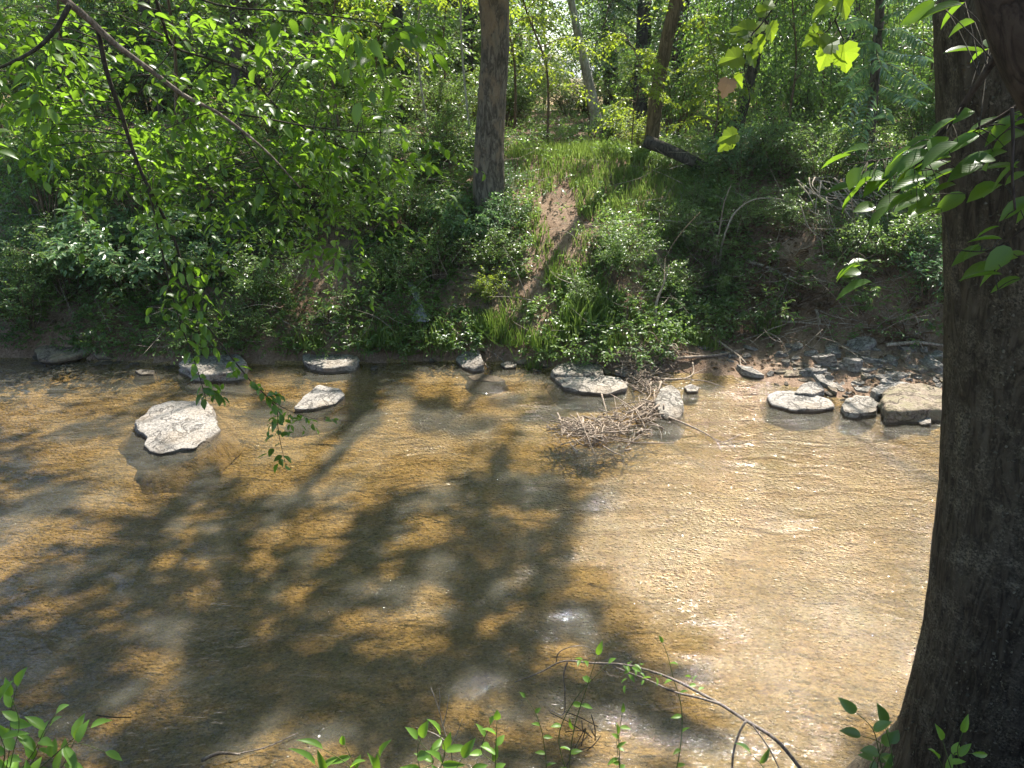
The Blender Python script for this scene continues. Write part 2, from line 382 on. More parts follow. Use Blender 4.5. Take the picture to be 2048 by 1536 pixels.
def bed_mat():
    m, t = nmat('streambed'); v = coords(t); vf = coords(t, (1, 1.35, 1), rot=(0, 0, .35))
    big = noise(t, v, .75, 5, .6, .6); mid = noise(t, vf, 4.0, 6, .62, 1.2); fine = noise(t, vf, 26, 5, .7, 1.0)
    vo = voro(t, vf, 16); vs = voro(t, vf, 42); vb = voro(t, v, 5)
    col = ramp(t, mid, [(.25, (.245, .16, .07)), (.5, (.30, .206, .098)), (.75, (.35, .252, .13))])
    col = mixc(t, ramp(t, big, [(.42, 0.), (.62, .75)]), col, (.24, .175, .08))
    col = mixc(t, .4, col, bw(t, vs.outputs['Color']), 'SOFT_LIGHT')
    peb = ramp(t, vo.outputs['Distance'], [(.22, 1.), (.42, 0.)])
    pc = mixc(t, bw(t, vo.outputs['Color']), (.13, .09, .05), (.42, .33, .19))
    sel = ramp(t, noise(t, v, 1.6, 3), [(.42, 0.), (.6, .85)])
    k = nd(t, 'ShaderNodeMath', {0: peb, 1: sel}, operation='MULTIPLY').outputs[0]
    col = mixc(t, k, col, pc)
    col = mixc(t, ramp(t, fine, [(.38, .7), (.52, 0.)]), col, (.075, .048, .02))
    col = mixc(t, ramp(t, fine, [(.54, 0.), (.68, .6)]), col, (.40, .27, .12))  # pale gravel grain, its contrast raised to paint in the bright caustic flecks
    h = nd(t, 'ShaderNodeMath', {0: fine, 1: peb}, operation='ADD').outputs[0]
    h = nd(t, 'ShaderNodeMath', {0: h, 1: mid}, operation='ADD').outputs[0]
    out(t, princ(t, col, .9, .2, bump(t, h, .8, .03))); return m
M['bed'] = bed_mat()

def water_mat():
    m, t = nmat('water')
    v1 = coords(t, (1, 2.2, 1), rot=(0, 0, .45)); v2 = coords(t, (1, 1.9, 1), rot=(0, 0, .3)); v = coords(t)
    n1 = noise(t, v1, 1.6, 3, .5, .8); n2 = noise(t, v2, 8, 4, .55, .8); n3 = noise(t, v1, 26, 3, .55, .4)
    zone = ramp(t, noise(t, coords(t, (1, 1.4, 1)), .5, 3), [(.38, .35), (.62, 1.)])
    b1 = bump(t, n1, .8, .12); b2 = bump(t, nd(t, 'ShaderNodeMath', {0: n2, 1: zone}, operation='MULTIPLY').outputs[0], .6, .05, b1)
    b = bump(t, nd(t, 'ShaderNodeMath', {0: n3, 1: zone}, operation='MULTIPLY').outputs[0], .6, .014, b2)
    fr = nd(t, 'ShaderNodeFresnel', {'IOR': 1.33, 'Normal': b}).outputs[0]
    murk = ramp(t, noise(t, coords(t, (1, 2.0, 1), rot=(0, 0, .25)), .8, 4, .6), [(.3, .07), (.7, .13)])
    tr = nd(t, 'ShaderNodeBsdfTransparent', {0: (.88, .82, .64, 1)}).outputs[0]
    df = nd(t, 'ShaderNodeBsdfDiffuse', {0: (.40, .38, .31, 1)}).outputs[0]
    body = nd(t, 'ShaderNodeMixShader', {0: murk, 1: tr, 2: df}).outputs[0]
    gl = nd(t, 'ShaderNodeBsdfGlossy', {0: (1, 1, 1, 1), 'Roughness': .04, 'Normal': b}).outputs[0]
    out(t, nd(t, 'ShaderNodeMixShader', {0: fr, 1: body, 2: gl}).outputs[0]); return m
M['water'] = water_mat()
m, t = nmat('scrap'); pcol = mixc(t, noise(t, coords(t, (1, 1, .1)), 60, 3), (.22, .22, .23), (.5, .5, .5))
p = princ(t, pcol, .5, .4); out(t, nd(t, 'ShaderNodeMixShader', {0: .35, 1: p, 2: nd(t, 'ShaderNodeBsdfTransparent').outputs[0]}).outputs[0]); M['scrap'] = m

# ------------------------------------------------------------------ terrain
shore_px = [(0, 716), (120, 716), (300, 725), (420, 735), (560, 728), (700, 728), (860, 722), (1000, 728), (1120, 740), (1250, 752), (1400, 748), (1500, 758), (1580, 775), (1690, 800), (1790, 826), (1880, 842), (1990, 850)]
SH = np.array([at_z(a, b, 0)[:2] for a, b in shore_px])
def shore(x): return np.interp(x, SH[:, 0], SH[:, 1])
def nshore(x): return 3.72+.18*np.sin(np.asarray(x)*.9+.5)+.3*fbm(np.asarray(x)*.8, np.asarray(x)*0+3.3)
def T(x, y):
    x = np.asarray(x, float); y = np.asarray(y, float)
    s = y-shore(x); rw = sstep(2.2, 3.8, x)
    s = s+.5*fbm(x*.7, y*.7, s=5)*sstep(.3, 1.5, s)
    left = np.interp(s, [0, .12, .3, .8, 1.6, 2.6, 3.8, 5.2, 8], [0, .10, .38, .62, 1.15, 1.75, 2.35, 2.85, 2.95])
    right = np.interp(s, [0, .8, 1.6, 2.2, 2.6, 3.0, 3.6, 5.4, 8], [0, .10, .24, .42, .9, 1.5, 1.95, 2.7, 2.95])
    far = left*(1-rw)+right*rw
    far = far+.22*fbm(x*.9, y*.9, s=9, o=5)*sstep(.2, 1.2, s)
    far = np.where(s > 8, far+.3*fbm(x*.08, y*.08, s=12)*sstep(8, 20, s), far)
    n = nshore(x); q = n-y
    near = np.interp(q, [0, .15, .7, 1.4, 2.4, 3.2, 6], [0, .08, .5, 1.3, 2.3, 2.8, 2.95])+.12*fbm(x*1.3, y*1.3, s=3)*sstep(0, .5, q)
    d = np.minimum(-s, -q)
    bed = -np.interp(d, [0, .25, .8, 1.8, 3.5], [0, .07, .15, .26, .36])+.10*fbm(x*1.1, y*1.6, s=21)*sstep(.1, .8, d)
    bed = np.minimum(bed, -.0)
    return np.where(s > 0, far, np.where(q > 0, near, bed))
def Tn(x, y):
    e = .05; dx = (T(x+e, y)-T(x-e, y))/(2*e); dy = (T(x, y+e)-T(x, y-e))/(2*e)
    return nrm(np.stack([-dx, -dy, np.ones_like(dx)], -1))
_ys = np.concatenate([np.arange(.3, 25, .02), np.arange(25, 90, .1)])
def gnd(px, py):
    """terrain (or water) point seen at a pixel"""
    d = ray(px, py); P = C0+d*(_ys/d[1])[:, None]
    h = np.maximum(T(P[:, 0], P[:, 1]), 0); i = np.argmax(P[:, 2] < h)
    return np.array([P[i, 0], P[i, 1], h[i]])
def tp(x, y): return np.array([x, y, float(T(np.array([x]), np.array([y]))[0])])

ax = lambda a, b, st: np.arange(a, b, st)
gx = np.concatenate([-np.geomspace(2500, 16, 40), ax(-15, 15.01, .11), np.geomspace(16, 2500, 40)])
gy = np.concatenate([-np.geomspace(600, 1, 25), ax(-.8, 21, .085), ax(21, 45, .8), np.geomspace(45, 3500, 40)])
GX, GY = np.meshgrid(gx, gy); GZ = T(GX, GY)
# distant ground is level
TV = np.stack([GX, GY, GZ], -1).reshape(-1, 3)
ni, nj = GX.shape; ii, jj = np.meshgrid(np.arange(ni-1), np.arange(nj-1), indexing='ij')
TQ = np.stack([ii*nj+jj, ii*nj+jj+1, (ii+1)*nj+jj+1, (ii+1)*nj+jj], -1).reshape(-1, 4)
ctr = TV[TQ].mean(1)
cs = ctr[:, 1]-shore(ctr[:, 0]); cq = nshore(ctr[:, 0])-ctr[:, 1]
zone = np.where(cq > 0, 0, np.where(cs < 0.02, 1, np.where(ctr[:, 1] < 40, 2, 3)))
for k, (nm, mt, lb) in enumerate([('near_bank', 'near_soil', 'brown earth of the near creek bank under the camera'), ('streambed', 'bed', 'amber sand and gravel bed under the shallow creek'),
                                  ('far_bank', 'soil', 'reddish earth slope and forest floor across the creek'), ('field', 'field', 'pale sunlit field beyond the trees')]):
    q = TQ[zone == k]; u, inv = np.unique(q, return_inverse=True)
    tag(put(nm, mesh(nm, TV[u], inv.reshape(-1, 4), M[mt])), lb, kind='structure')
wx = np.linspace(-90, 90, 91); wy = np.linspace(2.5, 15.5, 40); WX, WY = np.meshgrid(wx, wy)
i2, j2 = np.meshgrid(np.arange(39), np.arange(90), indexing='ij'); WQ = np.stack([i2*91+j2, i2*91+j2+1, (i2+1)*91+j2+1, (i2+1)*91+j2], -1).reshape(-1, 4)
tag(put('water', mesh('water', np.stack([WX, WY, WX*0], -1).reshape(-1, 3), WQ, M['water'])), 'shallow clear creek water with dappled shade', kind='structure')

# ------------------------------------------------------------------ where the canopy lets the sun through (one sign per 64 px of ground seen)
SUNMAP = {4: '++++++++++++++++++...+++++++++++', 5: '##########+++++....+++++++++++++', 6: '##########++++#......+##++######', 7: '++++++++++++++#......###########',
 8: '########+..###++..++############', 9: '+########..+++.....+############', 10: '+++######+++++.....+############', 11: '######.##..##.........++++......',
 12: '#+###+..++++.+++++..............', 13: '+.........+...++................', 14: '.++..++++++.+#####+.............', 15: '.++.##++..+++++###+.............',
 16: '+..##..+.###.+####..............', 17: '#+#.##.##.###.####+.............', 18: '#.+.####.+#.+.#.###.............', 19: '####..#####.#+##+##+............',
 20: '#####.####+#####++#+++..........', 21: '####..#####+#####+++++..........', 22: '####+######+###++++++++++.......', 23: '###+##+##+###+####....+++++#####'}
def shade_want(P):
    """how much shade each ground point should get: 0 sun, 1 shade, about .8 outside the map"""
    px, py = proj(P); c = np.floor(px/64).astype(int); r = np.floor(py/64).astype(int)
    w = np.where(P[:, 1] > 19, .12, .75)
    val = {'#': 1.0, '+': .5, '.': 0.0}
    A = np.full((24, 32), .5)
    for k, row in SUNMAP.items(): A[k] = [val[ch] for ch in row]
    ok = (c >= 0) & (c < 32) & (r >= 4) & (r < 24)
    w[ok] = A[r[ok], c[ok]]
    # sun flecks inside the big shade are smaller than a square of the map
    fl = ok & (r >= 14) & (c < 18) & (w == 0) & ((((px/64-c-.5)/.46)**2+((py/64-r-.5)/.40)**2) > 1); w[fl] = .85
    return w
# volumes that stand in the sun (leaves of the near branches, the middle understorey): centre, radius, share of shade kept
LIT = [(at(400, 120, 4.6), .9, .3), (at(180, 180, 4.4), .6, .5), (at(650, 100, 4.8), .7, .5), (at(1600, 80, 4.2), .6, .05), (at(1950, 320, 2.4), .6, .2),
       (at(1750, 360, 2.4), .4, .2), (at(880, 1490, 2.7), .6, .1), (at(1900, 1490, 2.6), .3, .2), (at(350, 440, 13), 1.4, .4), (at(1100, 220, 21), 3.0, .2), (at(870, 100, 21), 2.0, .3), (at(1130, 430, 15.5), 1.6, .15), (at(1780, 170, 14.8), 1.7, .05), (at(850, 130, 24), 5, .2), (at(1500, 150, 20), 2.5, .4), (at(1200, 150, 30), 5, .2), (at_z(1560, 755, .1), .9, .1), (at_z(1730, 765, .1), 1.1, .15), (at_z(1290, 745, .1), .9, .1), (at_z(640, 795, .1), .35, 0), (at_z(350, 850, .1), .45, 0), (at_z(300, 900, 0), .8, .2), (at_z(800, 870, 0), .9, .3), (at_z(600, 880, 0), .7, .3), (at(1120, 420, 15), 1.6, .1), (at(1100, 560, 13.3), 1.3, .05), (at(1180, 340, 16.5), 1.8, .1), (at(650, 580, 13.0), 1.0, .05), (at(60, 610, 12.6), .9, .2), (at(1240, 400, 15.5), .8, .1), (at(260, 470, 12.8), 1.3, .12), (at(820, 1520, 2.6), .5, .1), (at(60, 1450, 2.5), .4, .3)]
# water that mirrors open sky: the canopy has gaps where those reflected rays leave
GAPS = [((470, 1340), .75), ((1010, 970), .6), ((1060, 1060), .5), ((1300, 1290), .8), ((1500, 1200), .7), ((1000, 1320), .5), ((560, 985), .4), ((240, 955), .4), ((1450, 1420), .6), ((330, 1180), .4), ((760, 1130), .4)]
def lit_ok(P, rng):
    k = np.ones(len(P), bool)
    for c, r, keep in LIT:
        d = P-c; tt = d@S; dist = np.linalg.norm(d-tt[:, None]*S, axis=1)
        k &= ~((tt > 0) & (dist < r) & (rng.random(len(P)) > keep))
    for (px, py), r in GAPS:
        r = r*.6; c = at_z(px, py, 0); d_ = nrm(ray(px, py))*[1, 1, -1]; d = P-c; tt = d@d_; dist = np.linalg.norm(d-tt[:, None]*d_, axis=1); k &= ~((tt > 0) & (dist < r) & (rng.random(len(P)) > .06))
    return k

# ------------------------------------------------------------------ trees: trunks
def bpt(px, Y):
    """ground point at depth Y under pixel column px"""
    x = 0.0
    for _ in range(4):
        z = float(T(np.array([x]), np.array([Y]))[0]); dep = Y*math.cos(PITCH)+(CAM_Z-z)*math.sin(PITCH); x = (px-1024)/F*dep
    return np.array([x, Y, z])
def bark_tube(path, rad, sides, nring, amp, ft=3.0, fz=2.0, seed=0, lump=.16):
    P = smooth_path(path, nring); u0 = chord(path); u0 = u0/u0[-1]; R = np.interp(np.linspace(0, 1, nring), u0, rad)
    g = Geo(); g.tube(P, R, sides)
    V = g.V[0]; n = nring*sides
    th = np.tile(np.linspace(0, 2*np.pi, sides, endpoint=False), nring); z = np.repeat(np.cumsum(np.concatenate([[0], np.linalg.norm(np.diff(P, axis=0), axis=1)])), sides)
    c = np.repeat(P, sides, 0); d = nrm(V[:n]-c)
    f = fbm(np.cos(th)*ft*2.2+seed, np.sin(th)*ft*2.2, z*fz, seed, 3)
    rid = .5-np.abs(f)*2.2
    big = fbm(np.cos(th)*.9+seed, np.sin(th)*.9, z*.8, seed+30, 3)
    V[:n] += d*(amp*rid+big*lump*np.repeat(R, sides))[:, None]
    return g
def px_path(pts, Ys):
    Ys = np.broadcast_to(Ys, (len(pts),)); return np.array([at(a, b, y) for (a, b), y in zip(pts, Ys)])

TREES = {}   # name -> dict(root, top path, where crown is hung)
def tree(name, label, path, rad, matn, group=None, sides=14, nring=60, amp=.012, ft=3, fz=2, cat='tree', seed=0, lump=.16):
    base = np.asarray(path[0], float)
    r = thing(name, label, cat, base, group)
    g = bark_tube(path, rad, sides, nring, amp, ft, fz, seed, lump)
    put('trunk', g.mesh('trunk', M[matn], base), r)
    return dict(root=r, base=base, path=smooth_path(path, 80))

b = bpt(977, 15.2); b[2] -= .4
mid = [b, *px_path([(978, 400), (979, 300), (984, 200), (990, 100), (987, 0), (980, -120)], 15.2), np.array([.0, 15.2, 7.8]), np.array([.55, 15.3, 10.]), np.array([.9, 15.1, 13.5])]
TREES['mid'] = tree('tree', 'tall straight tree with flaking grey-brown bark standing on the far bank at centre', mid, [.40, .30, .27, .255, .245, .26, .19, .13, .09, .05], 'bark_mid', sides=64, nring=220, amp=.035, ft=2.6, fz=2.2, seed=4)
b = bpt(1300, 18.3)
lean = [b-[0, 0, .4], *px_path([(1304, 275), (1312, 200), (1330, 100), (1352, 0), (1372, -90)], 18.3), np.array([3.25, 18.2, 7.6]), np.array([2.95, 18.1, 9.2]), np.array([2.8, 18., 11.]), np.array([2.9, 17.8, 13.])]
TREES['lean'] = tree('tree', 'slender brown tree leaning right above the bare path, just right of the pale trunk', lean, [.2, .155, .145, .14, .135, .13, .125, .12, .1, .05], 'bark_brown', sides=28, nring=120, amp=.015, seed=9)
zl = np.array([at(2040, py, 3.2)[2] for py in (1536, 1480, 1400, 1300, 1200, 1000, 800, 600, 300, 0)])
xe = np.array([at(e, py, 3.2)[0] for e, py in ((1772, 1536), (1792, 1480), (1812, 1400), (1836, 1300), (1852, 1200), (1872, 1000), (1880, 800), (1885, 600), (1880, 300), (1876, 0))])
xc = np.interp(zl, [.9, 2, 5], [2.72, 2.58, 2.46])
rb_ = np.hypot(xc, 3.2)*np.sin(np.arctan(xc/3.2)-np.arctan(xe/3.2))
bp = [np.array([xc[0], 3.2, -.1])]+[np.array([x_, 3.2, z]) for x_, z in zip(xc, zl)]+[np.array([2.4, 3.3, 7.5]), np.array([2.1, 3.6, 11.5])]
TREES['big'] = tree('tree', 'massive dark trunk with lichen-crusted bark filling the right edge of the frame', bp, [.9]+list(rb_)+[.36, .16], 'bark_big', sides=260, nring=560, amp=.022, ft=6.5, fz=3.2, seed=2, lump=.05)
np_ = [tp(3.0, .9)-[0, 0, .3], np.array([2.1, 1.1, 3.6])]+list(px_path([(2620, 520), (2390, 320), (2265, 215), (2185, 110), (2138, 10), (2100, -110), (2050, -300)], 1.3))+[np.array([.75, 1.6, 6.4]), np.array([.6, 2.2, 9])]
def crust():
    rg = np.random.default_rng(12); tr = TREES['big']; me = tr['root'].children[0].data; nv = len(me.vertices); V = np.empty(nv*3, np.float32); N = np.empty(nv*3, np.float32)
    me.vertices.foreach_get('co', V); me.vertices.foreach_get('normal', N); V = V.reshape(-1, 3)+tr['base']; N = N.reshape(-1, 3); px, py = proj(V)
    k = np.where((N[:, 1] < .3) & (V[:, 2] < 6) & (fbm(V[:, 0]*3, V[:, 1]*3, V[:, 2]*1.6, 77)+.22*sstep(1900, 2060, px) > .12))[0]; k = rg.choice(k, 15000); P = V[k]+rg.normal(0, .008, (15000, 3)); n_ = N[k]
    f = Fol(); Vv, Fa, tt, U = leaves(P-n_*.003, n_*.45+rg.normal(0, .6, n_.shape), n_+rg.normal(0, .5, n_.shape), rg.uniform(.008, .02, len(P)), rg.uniform(.006, .014, len(P)), FALLEN, rg.random(len(P))); f.add(Vv, Fa, tt)
    put('lichen', f.mesh('lichen', M['lichen'], tr['base']), tr['root'])
M['lichen'] = leaf_mat('lichen', (.06, .05, .035), (.21, .18, .125), (.05, .05, .03), .08, .9, .1)
crust()
TREES['near'] = tree('tree', 'dark leaning trunk close to the camera in the upper right corner', np_, [.17, .135, .125, .12, .114, .11, .108, .105, .1, .09, .05], 'bark_near', sides=40, nring=160, amp=.006, ft=4, fz=5, seed=6)
TREES['right'] = tree('tree', 'thin dark tree with feathery compound fronds behind the leafy near branch at right', [bpt(1735, 15.3)-[0, 0, .3], *px_path([(1733, 430), (1738, 300), (1748, 180), (1757, 60), (1768, -60)], 15.3), np.array([7.6, 15, 9.5])], [.13, .10, .09, .085, .08, .075, .04], 'bark_dark', sides=16, amp=.01, seed=11)
TREES['pale'] = tree('tree', 'pale whitish leaning trunk clothed in leaves, beyond the sunlit clearing', [bpt(1196, 25)-[0, 0, .3], *px_path([(1190, 225), (1178, 170), (1165, 110), (1152, 50), (1142, 0), (1132, -60)], 25), at(1110, -190, 25)], [.22, .17, .15, .13, .115, .10, .09, .05], 'bark_pale', sides=20, amp=.014, seed=13)
TREES['dkA'] = tree('tree', 'straight dark trunk standing in the deep shade between pale and leaning trunks', [bpt(1279, 29)-[0, 0, .3], *px_path([(1279, 200), (1283, 100), (1287, 0), (1290, -80)], 29), at(1294, -260, 29)], [.26, .22, .2, .19, .18, .1], 'bark_dark', sides=18, amp=.015, seed=15)
TREES['dkB'] = tree('tree', 'stout dark trunk seen between the bark-patched trunk and the clearing at the back', [bpt(1222, 36)-[0, 0, .3], *px_path([(1222, 150), (1218, 50), (1216, -60)], 36), at(1212, -220, 36)], [.36, .3, .27, .25, .14], 'bark_dark', sides=18, amp=.02, seed=17)
TREES['lw'] = tree('tree', 'broad grey trunk half hidden behind overhanging leaves at upper left', [bpt(494, 23)-[0, 0, .3], *px_path([(492, 150), (488, 50), (485, -60)], 23), at(480, -260, 23)], [.45, .38, .36, .34, .15], 'bark_dark', sides=24, amp=.02, seed=19)
TREES['bk1'] = tree('tree', 'dark trunk in the back woods left of the mottled trunk, thicker of two', [bpt(797, 31)-[0, 0, .3], *px_path([(797, 150), (795, 30), (792, -70)], 31), at(790, -240, 31)], [.24, .2, .19, .18, .09], 'bark_dark', sides=14, seed=21)
TREES['bk2'] = tree('tree', 'slimmer dark trunk in the back woods beside the thicker one left of centre', [bpt(758, 33)-[0, 0, .3], *px_path([(757, 160), (760, 40), (764, -70)], 33), at(768, -240, 33)], [.16, .13, .12, .11, .06], 'bark_dark', sides=12, seed=22)
TREES['vine'] = tree('tree', 'leaning trunk draped with hanging vines right of the clearing', [bpt(1466, 18.5)-[0, 0, .3], *px_path([(1470, 290), (1488, 200), (1510, 120), (1530, 30), (1545, -60)], 18.5), at(1580, -300, 18.5)], [.17, .13, .12, .11, .1, .09, .05], 'bark_dark', sides=16, seed=23)
TREES['over'] = tree('tree', 'tree whose pale limb and drooping twigs reach over the creek from the upper left', [tp(-4.2, 2.2)-[0, 0, .3], np.array([-4.1, 2.3, 4.5]), np.array([-3.9, 2.4, 7.5]), np.array([-3.7, 2.8, 11])], [.26, .2, .17, .08], 'limb_grey', sides=24, amp=.008, seed=25)

# ------------------------------------------------------------------ the high canopy, hung where its shade falls
def kmeans(P, k, rng, it=8):
    c = P[rng.choice(len(P), k, replace=False)]
    for _ in range(it):
        d = ((P[:, None]-c[None])**2).sum(2); a = d.argmin(1)
        for i in range(k):
            if (a == i).any(): c[i] = P[a == i].mean(0)
    return c, a
def canopy():
    rng = np.random.default_rng(7); n = 110000
    gx_ = rng.uniform(-12, 11, n); gy_ = rng.uniform(-2, 27, n)
    G = np.stack([gx_, gy_, np.maximum(T(gx_, gy_), 0)], -1)
    w = shade_want(G)
    cl = fbm(G[:, 0]*1.3, G[:, 1]*1.3, s=40, o=3)
    keep = np.where(w >= .99, rng.random(n) < .92, np.where(w <= 0, rng.random(n) < .0, cl > (.62-w)*.3-.01-.05*((G[:, 1] < 12) & (G[:, 0] < 1.5))))
    hc = np.stack([rng.uniform(-9, 5, 130), rng.uniform(3.5, 10.5, 130)], -1); hr = rng.uniform(.10, .24, 130); ha = .35
    rx_ = (G[:, None, 0]-hc[None, :, 0])*math.cos(ha)+(G[:, None, 1]-hc[None, :, 1])*math.sin(ha); ry_ = (G[:, None, 1]-hc[None, :, 1])*math.cos(ha)-(G[:, None, 0]-hc[None, :, 0])*math.sin(ha)
    keep &= ~((((rx_/1.35)**2+(ry_*1.1)**2) < hr[None]**2).any(1) & (rng.random(n) < .97))
    G = G[keep]; n = len(G)
    hz = np.clip(rng.normal(10.2, 1.6, n), 7.9, 14.5)
    hz = np.maximum(hz, 5.7+.115*G[:, 1]+.9)
    P = G+S*((hz-G[:, 2])/S[2])[:, None]
    k = lit_ok(P, rng); px, py = proj(P); k &= ~((py > -60) & (px > -200) & (px < 2250) & (P[:, 1] > 0))
    P = P[k]
    names = ['mid', 'lean', 'big', 'over', 'right', 'lw']
    tops = np.array([TREES[q]['path'][-1][:2] for q in names]); bias = np.array([0, 0, .6, .6, .5, 0])
    a = (np.linalg.norm(P[:, None, :2]-tops[None], axis=2)+bias).argmin(1)
    for i, q in enumerate(names):
        Pi = P[a == i]
        if len(Pi) < 40: continue
        tr = TREES[q]; geo = Geo(); fol = Fol(); path = tr['path']
        c, lab = kmeans(Pi, max(4, len(Pi)//300), rng)
        D = nrm(Pi-c[lab]+rng.normal(0, .25, Pi.shape)+np.array([0, 0, .1]))
        L = rng.uniform(.3, .5, len(Pi))
        sprigs(fol, geo, rng, Pi-D*(L*.5)[:, None], D, L, 7, .13, .08, .2, FAR, stem_r=.0025)
        # boughs: every leaf cluster joins the nearest wood already grown; wood thickens with what it carries
        zlo = min(6.9+.08*tr['base'][1], path[-1][2]-.8); tr_pts = path[path[:, 2] >= zlo][::2]
        nodes = list(tr_pts); par = [-1]*len(nodes); load = [0.]*len(nodes); left_ = list(range(len(c))); depth = [0.]*len(nodes)
        while left_:
            A = np.array(nodes); dm = np.linalg.norm(c[left_][:, None]-A[None], axis=2)+np.array(depth)[None]*.25; q_, k_ = np.unravel_index(dm.argmin(), dm.shape)
            ci = left_.pop(q_); mid_ = (A[k_]+c[ci])/2+rng.normal(0, .12, 3)*np.linalg.norm(A[k_]-c[ci])+[0, 0, .1]
            par.append(k_); nodes.append(mid_); load.append(0.); depth.append(depth[k_]+np.linalg.norm(mid_-A[k_])); par.append(len(nodes)-1); nodes.append(c[ci]); load.append(1.); depth.append(depth[-1]+np.linalg.norm(mid_-c[ci]))
            sel = Pi[lab == ci]
            if len(sel) > 20:
                c2, l2 = kmeans(sel, 8, rng, 4)
                for e in c2: geo.tube(smooth_path([c[ci], (c[ci]+e)/2+rng.normal(0, .1, 3), e], 5), np.linspace(.009, .004, 5), 4)
        for k_ in range(len(nodes)-1, len(tr_pts)-1, -1): load[par[k_]] += load[k_]
        for k_ in range(len(tr_pts), len(nodes)):
            if par[k_] >= 0: r1 = .009*max(load[k_], 1)**.5; r0 = r1 if par[k_] < len(tr_pts) else .009*max(load[par[k_]], 1)**.5; geo.tube(np.linspace(nodes[par[k_]], nodes[k_], 4), np.linspace(r0, r1, 4), 6)
        put('branches', geo.mesh('branches', M['bark_dark'], tr['base']), tr['root'])
        put('crown', fol.mesh('crown', M['leaf_canopy'], tr['base']), tr['root'])
canopy()

